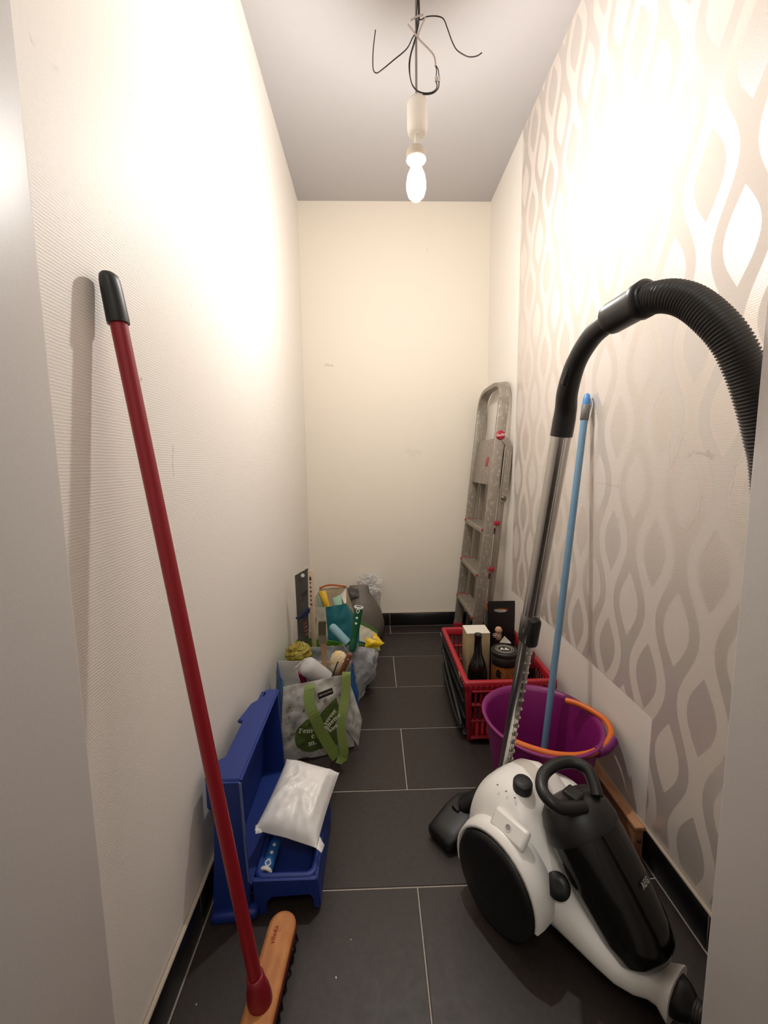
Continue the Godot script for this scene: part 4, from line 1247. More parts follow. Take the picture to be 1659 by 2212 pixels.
# ---------------------------------------------------------------- crate and what stands in it
func build_crate() -> void:
	var red := mat("8e1122", 0.45)
	var x0 := 0.315
	var x1 := 0.652
	var z0 := -1.378
	var z1 := -1.88
	var h := 0.24
	var t := thing("plastic_crate", "red slotted plastic crate holding bottles and boxes beside right wall", "crate", Vector3((x0 + x1) / 2, 0, (z0 + z1) / 2))
	var tp := 0.018     # taper of the walls
	# rim frame
	var rings := []
	var cx := (x0 + x1) / 2
	var cz := (z0 + z1) / 2
	var hx := (x1 - x0) / 2
	var hz := (z0 - z1) / 2
	for k in [[0.004, -0.034], [0.0, -0.032], [0.0, -0.003], [0.003, 0.0], [0.016, 0.0], [0.019, -0.003], [0.019, -0.030]]:
		var r := rrect(hx - k[0], hz - k[0], 0.010, h + k[1], 4)
		for j in r.size():
			r[j] += Vector3(cx, 0, cz)
		rings.append(r)
	part(t, "rim", loft(rings, true, false, false), mat("a01828", 0.42))
	part(t, "base", rbox(Vector3(2 * (hx - tp), 0.012, 2 * (hz - tp)), 0.003, Transform3D(Basis.IDENTITY, Vector3(cx, 0.014, cz))), red)
	# corner posts
	for sx in [-1, 1]:
		for sz in [-1, 1]:
			part(t, "corner_post", bar(Vector3(cx + sx * (hx - tp - 0.010), 0.002, cz + sz * (hz - tp - 0.010)), Vector3(cx + sx * (hx - 0.014), h - 0.02, cz + sz * (hz - 0.014)), 0.022, 0.022, 0.004, Vector3(0, 0, 1)), red)
	# slotted walls: slats up and down, three rails across
	var side := func(a: Vector3, b: Vector3, inn: Vector3, n: int, wm: Material) -> void:
		var hint := (b - a).normalized()
		var top_a := a - inn * 0.012
		var top_b := b - inn * 0.012
		var bot_a := a + inn * (tp - 0.012 + 0.003)
		var bot_b := b + inn * (tp - 0.012 + 0.003)
		for y in [0.022, 0.085, 0.150, 0.205]:
			var v: float = y / h
			part(t, "rail", bar(bot_a.lerp(top_a, v) + Vector3(0, y, 0) + hint * 0.015, bot_b.lerp(top_b, v) + Vector3(0, y, 0) - hint * 0.015, 0.006, 0.016 if y > 0.03 else 0.034, 0.001, inn), wm)
		for k in n:
			var u := (k + 0.5) / n
			part(t, "slat", bar(bot_a.lerp(bot_b, u) + Vector3(0, 0.012, 0), top_a.lerp(top_b, u) + Vector3(0, h - 0.015, 0), (b - a).length() / n * 0.46, 0.005, 0.001, inn), wm)
	side.call(Vector3(x0 + 0.012, 0, z0 - 0.012) + Vector3(0, 0, 0), Vector3(x1 - 0.012, 0, z0 - 0.012), Vector3(0, 0, -1), 16, red)
	side.call(Vector3(x0 + 0.012, 0, z1 + 0.012), Vector3(x1 - 0.012, 0, z1 + 0.012), Vector3(0, 0, 1), 16, red)
	side.call(Vector3(x0 + 0.012, 0, z0 - 0.012), Vector3(x0 + 0.012, 0, z1 + 0.012), Vector3(1, 0, 0), 22, mat("151416", 0.55))  # left wall of the red crate coloured black to stand for its shading
	side.call(Vector3(x1 - 0.012, 0, z0 - 0.012), Vector3(x1 - 0.012, 0, z1 + 0.012), Vector3(-1, 0, 0), 22, red)
	# folded black handle hanging on the long side
	var blk := mat("17191a", 0.5)
	part(t, "folded_handle", tube(smooth_path([Vector3(x0 - 0.006, 0.185, z1 + 0.10), Vector3(x0 - 0.010, 0.17, z1 + 0.12), Vector3(x0 - 0.008, 0.10, z0 - 0.10), Vector3(x0 - 0.004, 0.06, z0 - 0.03)], 0.02), 0.007, 10), blk, "black folded carrying handle")
	part(t, "folded_handle", tube(smooth_path([Vector3(x0 - 0.006, 0.11, z1 + 0.10), Vector3(x0 - 0.010, 0.10, z1 + 0.14), Vector3(x0 - 0.008, 0.05, z0 - 0.14), Vector3(x0 + 0.002, 0.03, z0 - 0.05)], 0.02), 0.007, 10), blk, "black folded carrying handle")
	part(t, "price_label", rbox(Vector3(0.0012, 0.020, 0.028), 0.0004, Transform3D(Basis.IDENTITY, Vector3(x0 - 0.0006, h - 0.018, z0 - 0.085)), 1), mat("b89a62", 0.6), "small tan label")
	var fy := 0.0205
	# gift box
	var bz := -1.60
	var b0 := at_z(1009, 1368, bz)
	var b1 := at_z(1059, 1368, bz)
	var bw := b1.x - b0.x
	var bx := thing("cardboard_box", "tall tan cardboard box with white lid in the red crate", "box", Vector3((b0.x + b1.x) / 2, fy, bz - 0.045))
	part(bx, "carton", rbox(Vector3(bw, b0.y - fy - 0.004, 0.085), 0.002, Transform3D(Basis.IDENTITY, Vector3((b0.x + b1.x) / 2, (b0.y + fy - 0.004) / 2, bz - 0.0425))), textured("8f7b5a", "a8946f", 0.6, 0.05, 0.01, 231, 0.0, 0.0, 3.0))
	part(bx, "lid", rbox(Vector3(bw + 0.001, 0.004, 0.086), 0.001, Transform3D(Basis.IDENTITY, Vector3((b0.x + b1.x) / 2, b0.y - 0.002, bz - 0.0425))), mat("dcd5c8", 0.5), "white lid")
	# wine bottle
	var nb := at_z(1033, 1369, -1.515)
	var wb := thing("wine_bottle", "dark green wine bottle standing open in the red crate", "bottle", Vector3(nb.x, fy, nb.z))
	var glass := mat("0b0f0a", 0.12)
	glass.metallic_specular = 0.6
	var ty := nb.y
	part(wb, "glass", lathe([[0.030, fy], [0.037, fy + 0.006], [0.038, ty - 0.16], [0.035, ty - 0.135], [0.025, ty - 0.105], [0.0165, ty - 0.08], [0.0138, ty - 0.03], [0.0135, ty - 0.012], [0.0150, ty - 0.010], [0.0150, ty - 0.002], [0.0135, ty]], 30, Vector3(nb.x, 0, nb.z)), glass)
	part(wb, "mouth", lathe([[0.0095, ty + 0.0004], [0.009, ty - 0.004]], 18, Vector3(nb.x, 0, nb.z)), mat("30342c", 0.5), "dusty bottle mouth")
	# round tin
	var lc := at_z(1090, 1402, -1.545)
	var can := thing("round_tin", "round orange tin with black lid and white emblem in the red crate", "tin", Vector3(lc.x, fy, lc.z))
	var r := 0.0505
	var paper := StandardMaterial3D.new()
	var img := Image.create(512, 256, false, Image.FORMAT_RGB8)
	img.fill(Color("8a4f22"))
	for y in 256:
		for x in 512:
			var n := noise.get_noise_2d(x * 0.02, y * 0.04)
			var c := Color("8a4f22").lerp(Color("a8652d"), clampf(n + 0.5, 0, 1))
			img.set_pixel(x, y, c)
	paper.albedo_texture = tex(img)
	paper.roughness = 0.5
	part(can, "tin_body", lathe([[r - 0.002, fy], [r, fy + 0.003], [r, lc.y - 0.052]], 36, Vector3(lc.x, 0, lc.z)), paper, "orange printed body")
	var lid := part(can, "lid", lathe([[r + 0.001, lc.y - 0.055], [r + 0.002, lc.y - 0.053], [r + 0.002, lc.y - 0.020], [r + 0.0005, lc.y - 0.018], [r + 0.002, lc.y - 0.016], [r + 0.002, lc.y - 0.004], [r - 0.001, lc.y], [r - 0.005, lc.y - 0.001]], 36, Vector3(lc.x, 0, lc.z)), mat("1f1b19", 0.45), "black metal lid")
	for rr in [0.034, 0.027]:
		var ring := []
		for k in 41:
			ring.append(Vector3(lc.x + cos(TAU * k / 40) * rr, lc.y + 0.0002, lc.z + sin(TAU * k / 40) * rr))
		part(lid, "printed_ring", tube(ring, 0.0007, 6, false), mat("c9c2b8", 0.6), "white printed ring")
	text(lid, "A&", 0.020, mat("ded8ce", 0.6), face_xf(Vector3(lc.x, lc.y + 0.0004, lc.z), Vector3(1, 0, 0.1), Vector3(0, 0, -1)), false, 700)
	# bird silhouette printed on the tin
	var bc := at_z(1080, 1455, -1.545 + r)
	var ang := asin(clampf((bc.x - lc.x) / r, -1, 1))
	var bn := Vector3(sin(ang), 0, cos(ang))
	part(can, "bird_print", prism([Vector2(-0.010, -0.02), Vector2(-0.012, -0.006), Vector2(-0.009, 0.002), Vector2(-0.011, 0.008), Vector2(-0.004, 0.014), Vector2(0.002, 0.012), Vector2(0.004, 0.006), Vector2(0.014, 0.005), Vector2(0.004, 0.001), Vector2(0.009, -0.008), Vector2(0.008, -0.02)], 0.0012, 0.0, face_xf(Vector3(lc.x, bc.y - 0.004, lc.z) + bn * (r + 0.0008), Vector3(bn.z, 0, -bn.x), Vector3.UP)), mat("160f0c", 0.6), "black bird silhouette")
	# black bottle carrier
	var kz := -1.765
	var k0 := at_z(1053, 1299, kz)
	var k1 := at_z(1110, 1299, kz)
	var kb := thing("bottle_carrier", "black card bottle carrier with oval handle hole in the red crate", "carrier", Vector3((k0.x + k1.x) / 2, fy, kz - 0.04))
	var kw := (k1.x - k0.x) / 2 + 0.002
	var kcx := (k0.x + k1.x) / 2 + 0.004
	var black := mat("100e0e", 0.42)
	var hole_y := at_z(1081, 1317, kz).y
	var carrier_face := func(z: float) -> ArrayMesh:
		var s := begin()
		s.set_smooth_group(4294967295)
		var ow := 0.034
		var oh := 0.013
		var n := 32
		var ytop := k0.y
		for k in n:
			var a0 := TAU * k / n
			var a1 := TAU * (k + 1) / n
			var ie := func(a: float) -> Vector2:
				var yy := sin(a)
				return Vector2(cos(a) * ow, hole_y + (yy * oh if yy < 0 else yy * oh * 0.55))
			var oe := func(a: float) -> Vector2:
				var c := Vector2(cos(a), sin(a))
				var m := maxf(absf(c.x) / kw, absf(c.y) / (ytop - hole_y))
				return Vector2(c.x / m, hole_y + c.y / m)
			var p0: Vector2 = ie.call(a0)
			var p1: Vector2 = ie.call(a1)
			var q0: Vector2 = oe.call(a0)
			var q1: Vector2 = oe.call(a1)
			for dz in [0.0, -0.002]:
				quad(s, Vector3(kcx + q0.x, q0.y, z + dz), Vector3(kcx + q1.x, q1.y, z + dz), Vector3(kcx + p1.x, p1.y, z + dz), Vector3(kcx + p0.x, p0.y, z + dz))
			quad(s, Vector3(kcx + p0.x, p0.y, z), Vector3(kcx + p1.x, p1.y, z), Vector3(kcx + p1.x, p1.y, z - 0.002), Vector3(kcx + p0.x, p0.y, z - 0.002))
		var yb := hole_y - (ytop - hole_y)
		for dz in [0.0, -0.002]:
			quad(s, Vector3(kcx - kw, fy, z + dz), Vector3(kcx + kw, fy, z + dz), Vector3(kcx + kw, yb, z + dz), Vector3(kcx - kw, yb, z + dz))
		quad(s, Vector3(kcx - kw, ytop, z), Vector3(kcx + kw, ytop, z), Vector3(kcx + kw, ytop, z - 0.002), Vector3(kcx - kw, ytop, z - 0.002))
		return done(s)
	part(kb, "front_face", carrier_face.call(kz), black)
	part(kb, "back_face", carrier_face.call(kz - 0.030), mat("a4551f", 0.5), "orange inner face", Transform3D(Basis.IDENTITY, Vector3(0, -0.016, 0)))
	for sx in [-1, 1]:
		part(kb, "side_face", rbox(Vector3(0.002, k0.y - fy - 0.05, 0.06), 0.0005, Transform3D(Basis.IDENTITY, Vector3(kcx + sx * kw, (k0.y - 0.05 + fy) / 2, kz - 0.031)), 1), black)
	# stopper doll bottle
	var dc := at_z(1077, 1361, -1.655)
	var dl := thing("stopper_bottle", "small bottle with round wooden ball stopper and string bow in the red crate", "bottle", Vector3(dc.x, fy, dc.z))
	var wood := mat("b98d72", 0.6)
	part(dl, "flask", lathe([[0.022, fy], [0.024, fy + 0.005], [0.024, dc.y - 0.11], [0.018, dc.y - 0.085], [0.012, dc.y - 0.07], [0.012, dc.y - 0.04]], 24, Vector3(dc.x, 0, dc.z)), mat("2a1c18", 0.2))
	part(dl, "ball", lathe([[0.0005, 0.0152], [0.006, 0.014], [0.0115, 0.010], [0.0148, 0.003], [0.0148, -0.003], [0.0115, -0.010], [0.006, -0.0145]], 24, dc), wood, "round wooden ball stopper")
	part(dl, "collar", lathe([[0.010, -0.012], [0.012, -0.02], [0.0125, -0.034], [0.009, -0.042]], 20, dc), mat("b08a74", 0.6))
	for k in [[-0.018, -0.016, 0.01], [-0.016, -0.022, 0.011]]:
		var ring := []
		for a in 17:
			ring.append(dc + Vector3(k[0] + cos(TAU * a / 16) * 0.009, k[1] + sin(TAU * a / 16) * 0.007, 0.008 + 0.004 * sin(TAU * a / 16)))
		part(dl, "bow_loop", tube(ring, 0.0012, 6, false), mat("cdb9ac", 0.7), "pale string loop")
	part(dl, "tag", panel(at_z(1079, 1388, -1.62), at_z(1104, 1390, -1.63), at_z(1103, 1387, -1.635), at_z(1090, 1374, -1.63), Vector3.ZERO, 0.0, 8.0, 4, 4, 0.001), mat("d9d1c8", 0.6), "white paper tag")
	# two bottles with red capsules by the wall
	for q in [[1162, 1407, -1.50, "bottle with dark red capsule standing nearest the wall in the red crate"], [1152, 1402, -1.56, "bottle with dark red capsule standing behind the other capped bottle in the red crate"]]:
		var c := at_z(q[0], q[1], q[2])
		c.x = minf(c.x, 0.600)
		var bo := thing("capped_bottle", q[3], "bottle", Vector3(c.x, fy, c.z))
		var bt := c.y
		part(bo, "glass", lathe([[0.018, fy], [0.022, fy + 0.005], [0.022, bt - 0.10], [0.017, bt - 0.075], [0.0125, bt - 0.06], [0.0125, bt - 0.04]], 24, Vector3(c.x, 0, c.z)), mat("14100f", 0.15))
		part(bo, "capsule", lathe([[0.0135, bt - 0.062], [0.0140, bt - 0.05], [0.0140, bt - 0.003], [0.0115, bt]], 24, Vector3(c.x, 0, c.z)), mat("641322", 0.4), "dark red capsule")

# ---------------------------------------------------------------- bucket, blue stick, plank
func build_bucket() -> void:
	var purple := mat("7a1760", 0.38)
	var c := Vector3(0.488, 0, -1.135)
	var h := 0.262
	var t := thing("bucket", "purple plastic bucket with orange handle beside right wall", "bucket", c)
	var ring := func(ra: float, rb: float, y: float, lift := 0.0) -> Array:
		var out := []
		for k in 48:
			var a := TAU * k / 48.0
			var ex := 1.0
			out.append(c + Vector3(cos(a) * ra * ex, y + lift * pow(maxf(0.0, cos(a - PI)), 3.0), sin(a) * rb))
		return out
	part(t, "tub", loft([ring.call(0.118, 0.118, 0.0), ring.call(0.124, 0.124, 0.004), ring.call(0.140, 0.142, 0.12), ring.call(0.155, 0.160, h - 0.04), ring.call(0.157, 0.163, h - 0.012), ring.call(0.168, 0.176, h - 0.004, 0.006), ring.call(0.171, 0.180, h + 0.001, 0.006), ring.call(0.168, 0.177, h + 0.004, 0.006), ring.call(0.160, 0.168, h + 0.002, 0.006), ring.call(0.154, 0.160, h - 0.012), ring.call(0.137, 0.139, 0.12), ring.call(0.120, 0.120, 0.012)], true, true, true), purple)
	# bail folded over to the right
	var orange := mat("d5691b", 0.42)
	var pts := []
	for q in [[1112, 1603, 0.268], [1150, 1617, 0.262], [1200, 1630, 0.258], [1250, 1632, 0.256], [1290, 1621, 0.256], [1314, 1600, 0.258], [1320, 1580, 0.262], [1308, 1556, 0.268], [1280, 1536, 0.272], [1248, 1520, 0.274], [1222, 1513, 0.272]]:
		pts.append(at_y(q[0], q[1], q[2]))
	var path := smooth_path(pts, 0.01)
	part(t, "bail", tube(path, 0.0085, 12, true, 1.0), orange, "orange plastic bail")
	# ribbed purple grip on the bail
	var g0 := at_y(1288, 1625, 0.252)
	var g1 := at_y(1326, 1597, 0.254)
	var gp := smooth_path([g0, at_y(1310, 1615, 0.250), g1], 0.0018)
	var rad := []
	for i in gp.size():
		rad.append(0.0125 + 0.0018 * cos(TAU * i / 5.0))
	part(t, "grip", tube(gp, rad, 16), mat("74186c", 0.4), "ribbed purple grip")
	# blue stick
	var top := at_x(1269, 850, 0.672)
	var foot := Vector3(0.532, 0.030, -1.215)
	var d := (top - foot).normalized()
	var st := thing("mop_handle", "light blue stick with grey collar standing in the purple bucket against wall", "mop handle", Vector3(foot.x, 0.03, foot.z))
	var lb := mat("6b8fab", 0.4)
	part(st, "stick", tube([foot, top - d * 0.06], 0.0105, 20), lb)
	part(st, "collar", lathe([[0.0105, -0.002], [0.0130, 0.0], [0.0128, 0.045], [0.0110, 0.047]], 20, top - d * 0.082, d), mat("6b6a66", 0.5), "grey collar")
	part(st, "hanging_cap", lathe([[0.0115, -0.002], [0.0120, 0.004], [0.0115, 0.018], [0.0090, 0.030], [0.0045, 0.036]], 20, top - d * 0.036, d), mat("4a86c2", 0.4), "sky blue end cap")
	var lp := smooth_path([top - d * 0.012 + Vector3(0.004, 0, 0.010), top - d * 0.03 + Vector3(0.012, 0, 0.014), top - d * 0.055 + Vector3(0.010, -0.005, 0.016), top - d * 0.085 + Vector3(0.006, -0.01, 0.012)], 0.004)
	part(st, "cord_loop", tube(lp, 0.0012, 6), mat("d9dde0", 0.5), "thin white hanging cord")
	# plank lying against the skirting behind the vacuum cleaner
	var pa := at_x(1394, 1797, 0.668)
	var pl := thing("wooden_plank", "short tan wooden plank lying against the skirting behind the vacuum cleaner", "plank", Vector3(0.66, 0, -1.05))
	var py := at_y(1390, 1792, 0.07)
	part(pl, "board", rbox(Vector3(0.028, 0.012, 0.33), 0.002, Transform3D(Basis.IDENTITY, Vector3(0.660, 0.094, -1.085))), textured("b07a56", "c9946c", 0.6, 0.05, 0.01, 241, 0.0, 0.0, 4.0))
	part(pl, "edge_board", rbox(Vector3(0.024, 0.086, 0.32), 0.002, Transform3D(Basis.IDENTITY, Vector3(0.660, 0.045, -1.085))), textured("a06c4a", "b9855f", 0.6, 0.05, 0.01, 242, 0.0, 0.0, 4.0))
	part(pl, "screw", lathe([[0.005, 0.0], [0.0045, 0.003], [0.001, 0.004]], 14, Vector3(0.660, 0.06, -0.924), Vector3(0, 0, 1)), mat("5b4a40", 0.5, 0.5))

# ---------------------------------------------------------------- vacuum cleaner
func build_vacuum() -> void:
	var o := Vector3(0.361, 0, -0.885)
	var f := Vector3(0.545, 0, 0.84).normalized()
	var n := Vector3(-f.z, 0, f.x)          # towards the visible wheel
	var t := thing("vacuum_cleaner", "white and black canister vacuum cleaner with chrome tube and ribbed hose", "vacuum cleaner", o)
	var W := func(s: float, y: float, p: float) -> Vector3:
		return o + f * s + n * p + Vector3(0, y, 0)
	var white := mat("efebe5", 0.35)
	var black := mat("0f0f10", 0.4)
	var gloss := mat("0b0b0c", 0.16)
	# body: sections across, from rear to nose: s, half width, bottom, top
	var secs := [[-0.128, 0.040, 0.085, 0.150], [-0.122, 0.070, 0.065, 0.185], [-0.100, 0.098, 0.050, 0.232], [-0.065, 0.112, 0.045, 0.268], [-0.025, 0.120, 0.045, 0.284], [0.015, 0.124, 0.045, 0.280], [0.050, 0.121, 0.045, 0.250], [0.085, 0.108, 0.045, 0.208], [0.125, 0.092, 0.042, 0.166], [0.165, 0.083, 0.038, 0.134], [0.205, 0.077, 0.036, 0.112], [0.238, 0.070, 0.034, 0.096], [0.265, 0.056, 0.034, 0.088], [0.282, 0.040, 0.034, 0.086], [0.295, 0.034, 0.030, 0.092], [0.308, 0.040, 0.022, 0.102], [0.315, 0.042, 0.018, 0.106]]
	var rings := []
	for q in secs:
		var ring := []
		for k in 32:
			var a := TAU * k / 32.0
			var ca := cos(a)
			var sa := sin(a)
			var px: float = signf(ca) * pow(absf(ca), 0.62) * q[1]
			var py: float = (q[2] + q[3]) / 2 + signf(sa) * pow(absf(sa), 0.72) * (q[3] - q[2]) / 2
			# shoulders pull in towards the top, so the flanks slope
			if sa > 0:
				px *= 1.0 - 0.22 * sa * clampf((q[3] - 0.12) / 0.17, 0, 1)
			ring.append(W.call(q[0], py, px))
		rings.append(ring)
	part(t, "body", loft(rings), white, "white plastic body")
	part(t, "nose_socket", lathe([[0.030, 0.0], [0.036, 0.004], [0.030, 0.02], [0.022, 0.03]], 24, W.call(0.309, 0.062, 0.0), f), black, "black hose socket")
	# wheels with white arches
	for sg in [1.0, -1.0]:
		var wc: Vector3 = W.call(0.016, 0.104, sg * 0.118)
		part(t, "wheel", lathe([[0.05, -0.012], [0.097, -0.010], [0.103, 0.000], [0.103, 0.022], [0.099, 0.030], [0.090, 0.034], [0.04, 0.040], [0.001, 0.041]], 44, wc, n * sg), black, "large black wheel")
		var ar := []
		for k in 25:
			var a := deg_to_rad(lerpf(196, -8, k / 24.0))
			var rad := f * cos(a) + Vector3(0, sin(a), 0)
			var w := 0.007 + 0.005 * sin(PI * k / 24.0)
			var e := wc + rad * 0.107
			ar.append([e + n * sg * 0.026 - rad * 0.001, e + n * sg * 0.024 + rad * 0.005, e + n * sg * 0.004 + rad * w, e - n * sg * 0.035 + rad * w * 0.8, e - n * sg * 0.035 - rad * 0.004])
		part(t, "wheel_arch", loft(ar), white)
	# dial
	var dp: Vector3 = W.call(0.008, 0.272, 0.040)
	part(t, "dial", lathe([[0.0215, 0.0], [0.0215, 0.018], [0.0195, 0.022], [0.006, 0.023]], 30, dp, Vector3(0.0, 1.0, 0.12)), mat("191718", 0.5), "black control dial")
	for k in 3:
		part(t, "dial_mark", rbox(Vector3(0.004, 0.0008, 0.004), 0.0002, face_xf(W.call(-0.030 + 0.022 * k, 0.2755 - 0.002 * k, 0.080 - 0.003 * k), f, Vector3.UP), 1), mat("6d6863", 0.6), "small grey symbol")
	# pedal
	var pc: Vector3 = W.call(0.030, 0.228, 0.109)
	var pn := (n * 0.80 + Vector3.UP * 0.62).normalized()
	var pxf := Transform3D(Basis(f, pn, f.cross(pn)), pc)
	part(t, "pedal", rbox(Vector3(0.088, 0.018, 0.042), 0.007, pxf), mat("f0ece6", 0.35), "white foot pedal")
	part(t, "pedal_symbol", lathe([[0.0085, 0.0090], [0.0080, 0.0098], [0.0060, 0.0098], [0.0055, 0.0090]], 20, pc, pn), mat("e2ddd7", 0.4), "embossed power symbol")
	# dust bin
	var bt: Vector3 = W.call(0.112, 0.274, 0.002)
	var bb: Vector3 = W.call(0.268, 0.088, 0.000)
	var bd := (bb - bt).normalized()
	var bl := (bb - bt).length()
	var bs := n
	var bu := bd.cross(bs)
	var brings := []
	for q in [[-0.030, 0.030, 0.030], [-0.026, 0.052, 0.050], [-0.014, 0.066, 0.062], [0.005, 0.074, 0.070], [0.02, 0.0765, 0.073], [0.06, 0.077, 0.074], [bl * 0.5, 0.074, 0.072], [bl * 0.8, 0.068, 0.066], [bl * 0.94, 0.060, 0.058], [bl, 0.044, 0.044], [bl + 0.008, 0.02, 0.02]]:
		brings.append(circle(bt + bd * q[0], bs * q[1], bu * q[2], 40))
	var bin := part(t, "dust_bin", loft(brings), gloss, "glossy black dust bin")
	var lidr := []
	for q in [[-0.034, 0.028, 0.028], [-0.031, 0.052, 0.050], [-0.018, 0.068, 0.064], [0.004, 0.0765, 0.0725], [0.028, 0.0795, 0.0755], [0.034, 0.0785, 0.0745]]:
		lidr.append(circle(bt + bd * q[0], bs * q[1], bu * q[2], 40))
	part(bin, "lid", loft(lidr), mat("1b1b1c", 0.45), "matt black bin lid")
	# carrying ring over the lid
	var hp := []
	for q in [[1262, 1742, 0.325], [1215, 1745, 0.335], [1185, 1727, 0.345], [1170, 1700, 0.352], [1176, 1670, 0.358], [1205, 1650, 0.362], [1240, 1647, 0.362], [1268, 1662, 0.358], [1282, 1690, 0.345], [1290, 1720, 0.330]]:
		hp.append(at_y(q[0], q[1], q[2]))
	part(bin, "carry_handle", tube(smooth_path(hp, 0.006), 0.0125, 16), mat("151516", 0.4), "black ring shaped carry handle")
	part(bin, "latch", rbox(Vector3(0.034, 0.012, 0.030), 0.004, face_xf(at_y(1238, 1715, 0.335), f, -bd)), mat("222223", 0.4), "release latch")
	# maker's letters: the spot on the bin's flank
	var best := 1e9
	var spot := Vector3.ZERO
	var spot_n := Vector3.ZERO
	for li in 30:
		for ai in 72:
			var nn2 := bs * cos(TAU * ai / 72) + bu * sin(TAU * ai / 72)
			var q := bt + bd * bl * (0.2 + 0.02 * li) + nn2 * 0.0745
			if nn2.dot(CAM - q) < 0:
				continue
			var c := cam_basis.inverse() * (q - CAM)
			var px := Vector2(829.5 - FOCAL * c.x / c.z, 1106.0 + FOCAL * c.y / c.z).distance_to(Vector2(1390, 1906))
			if px < best:
				best = px
				spot = q
				spot_n = nn2
	text(bin, "AEG", 0.0105, mat("a9a7a4", 0.4, 0.3), face_xf(spot + spot_n * 0.0006, (-bd).cross(spot_n), -bd), false, 700)
	part(t, "caster", tube([W.call(0.27, 0.02, 0.02), W.call(0.27, 0.02, -0.02)], 0.02, 18), black)
	part(t, "side_recess", lathe([[0.024, 0.0], [0.022, 0.004], [0.01, 0.006]], 24, W.call(0.128, 0.160, 0.080), (n * 0.7 + Vector3.UP * 0.6 + f * 0.3)), black, "black rounded catch")
	# floor head
	var na := at_y(948, 1812, 0.02)
	var nb := Vector3(0.325, 0.02, -1.105)
	var nd := (nb - na).normalized()
	na = nb - nd * 0.205
	var nside := nd.cross(Vector3.UP).normalized()
	if nside.z < 0:
		nside = -nside
	var hc := (na + nb) / 2
	var nr := []
	for q in [[-0.135, 0.030, 0.020, 0.030], [-0.13, 0.040, 0.003, 0.040], [-0.09, 0.046, 0.003, 0.046], [-0.03, 0.050, 0.003, 0.062], [0.03, 0.052, 0.003, 0.066], [0.09, 0.046, 0.003, 0.046], [0.13, 0.040, 0.003, 0.040], [0.135, 0.030, 0.020, 0.030]]:
		var ring := []
		for k in 20:
			var a := TAU * k / 20.0
			var pz: float = signf(cos(a)) * pow(absf(cos(a)), 0.6) * q[1]
			var py: float = (q[2] + q[3]) / 2 + signf(sin(a)) * pow(absf(sin(a)), 0.6) * (q[3] - q[2]) / 2
			ring.append(Vector3(hc.x, 0, hc.z) + nd * q[0] * 0.76 + nside * pz + Vector3(0, py, 0))
		nr.append(ring)
	var head := part(t, "floor_head", loft(nr), mat("141415", 0.45), "black floor head")
	part(head, "pedal_tab", rbox(Vector3(0.030, 0.012, 0.024), 0.003, face_xf(at_y(990, 1743, 0.062), nd, Vector3(0, 1, 0.3))), black)
	# chrome telescopic tube
	var chrome := mat("c4c1bd", 0.2, 1.0)
	var t0 := at_y(1085, 1690, 0.150)
	var t2 := at_z(1213, 938, -0.800)
	var td := (t2 - t0).normalized()
	var tl := (t2 - t0).length()
	part(head, "neck", tube(smooth_path([hc + Vector3(0, 0.040, 0), hc.lerp(t0, 0.6) + Vector3(0, 0.012, 0.0), t0 - td * 0.01, t0 + td * 0.03], 0.01), 0.024, 18), black, "swivel neck")
	var mid := 0.0
	for k in 400:
		var p := t0 + td * tl * k / 400.0
		var c := cam_basis.inverse() * (p - CAM)
		if 1106.0 + FOCAL * c.y / c.z <= 1345.0 + 0.0:
			mid = tl * k / 400.0
			break
	var lower := part(t, "lower_tube", tube([t0, t0 + td * (mid + 0.02)], 0.0160, 28), chrome, "chrome lower tube with notches")
	# channel with notches on the right hand side
	var view := (CAM - (t0 + td * mid * 0.5))
	view = (view - td * view.dot(td)).normalized()
	var rightd := td.cross(view).normalized()
	if rightd.x < 0:
		rightd = -rightd
	var nd2 := (view * 0.80 + rightd * 0.60).normalized()
	part(lower, "channel", bar(t0 + nd2 * 0.0120 + td * 0.02, t0 + td * (mid - 0.02) + nd2 * 0.0120, 0.012, 0.0095, 0.002, nd2), chrome)
	for k in 16:
		var p := t0 + td * (0.055 + (mid - 0.10) * k / 15.0) + nd2 * 0.0166
		part(lower, "notch", lathe([[0.0070, -0.0016], [0.0082, 0.0], [0.0070, 0.0016]], 12, p, td), mat("a5a29d", 0.2, 1.0))
	part(t, "tube_lock", lathe([[0.0165, -0.004], [0.0205, 0.0], [0.0205, 0.062], [0.0185, 0.068]], 26, t0 + td * (mid - 0.045), td), mat("8f8b86", 0.25, 0.9), "grey metal sleeve")
	part(t, "slider", bar(t0 + td * (mid - 0.052) + nd2 * 0.018, t0 + td * (mid + 0.022) + nd2 * 0.018, 0.026, 0.022, 0.007, nd2), black, "black length slider")
	var upper := part(t, "upper_tube", tube([t0 + td * mid, t2], 0.0185, 28), chrome, "chrome upper tube")
	part(upper, "channel", bar(t0 + td * (mid + 0.03) + nd2 * 0.0155, t2 + nd2 * 0.0155, 0.013, 0.0085, 0.002, nd2), chrome)
	# bent hand grip
	var gpts := [t2 - td * 0.004, t2 + td * 0.045]
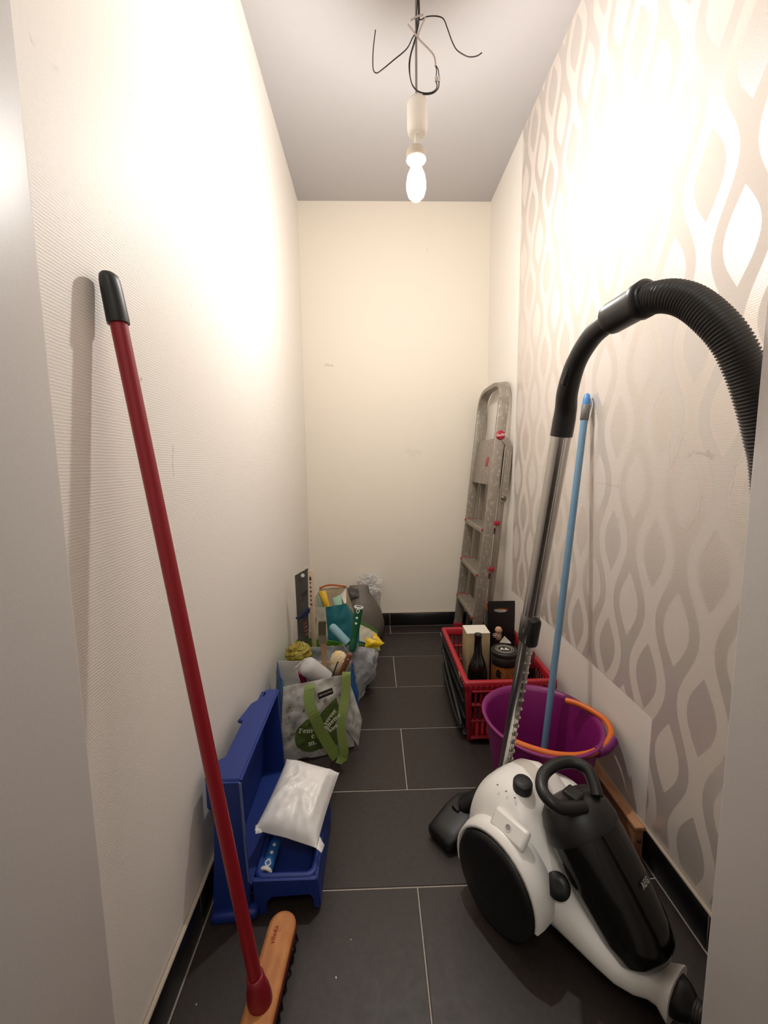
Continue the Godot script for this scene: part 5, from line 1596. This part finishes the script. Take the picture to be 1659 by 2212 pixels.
	for q in [[1226, 845, -0.765], [1244, 785, -0.735], [1278, 728, -0.690], [1318, 692, -0.648]]:
		gpts.append(at_z(q[0], q[1], q[2]))
	var gpath := smooth_path(gpts, 0.008)
	var grad := []
	for i in gpath.size():
		grad.append(0.0205 if i < 5 else lerpf(0.0200, 0.0165, clampf((i - 5) / 14.0, 0, 1)))
	part(t, "hand_grip", tube(gpath, grad, 24), mat("141313", 0.38), "black curved hand grip")
	var bp := at_z(1222, 805, -0.745)
	part(t, "grip_button", bar(at_z(1217, 832, -0.752), at_z(1232, 786, -0.735), 0.010, 0.016, 0.003, Vector3(0, 0, 1)), black)
	var c0 := at_z(1318, 690, -0.650)
	var c1 := at_z(1400, 642, -0.585)
	var cd := (c1 - c0).normalized()
	var cl := (c1 - c0).length()
	part(t, "hose_cuff", lathe([[0.017, -0.006], [0.0225, 0.0], [0.0235, 0.006], [0.0235, cl * 0.75], [0.0255, cl * 0.80], [0.0255, cl], [0.021, cl + 0.002]], 32, c0, cd), mat("131213", 0.34), "black hose cuff")
	# ribbed hose: over the top, behind the door jamb and down to the nose
	var hpts := [c0.lerp(c1, 0.85)]
	for q in [[1440, 640, -0.560], [1490, 652, -0.535], [1540, 690, -0.512], [1580, 738, -0.498], [1612, 805, -0.492], [1636, 880, -0.489], [1652, 945, -0.488], [1664, 1010, -0.488]]:
		hpts.append(at_z(q[0], q[1], q[2]))
	var l6: Vector3 = hpts[hpts.size() - 1]
	hpts.append(Vector3(l6.x + 0.018, l6.y - 0.10, -0.490))
	hpts.append(Vector3(0.530, 0.72, -0.495))
	hpts.append(Vector3(0.565, 0.50, -0.50))
	hpts.append(Vector3(0.600, 0.24, -0.50))
	hpts.append(Vector3(0.612, 0.12, -0.505))
	hpts.append(Vector3(0.600, 0.066, -0.535))
	hpts.append(W.call(0.328, 0.062, 0.0))
	var hp2 := smooth_path(hpts, 0.0011)
	var hr := []
	for i in hp2.size():
		hr.append(0.0182 + 0.0026 * [0.0, 0.75, 1.0, 0.75][i % 4])
	part(t, "hose", tube(hp2, hr, 24), mat("2b2928", 0.42), "dark grey ribbed hose")
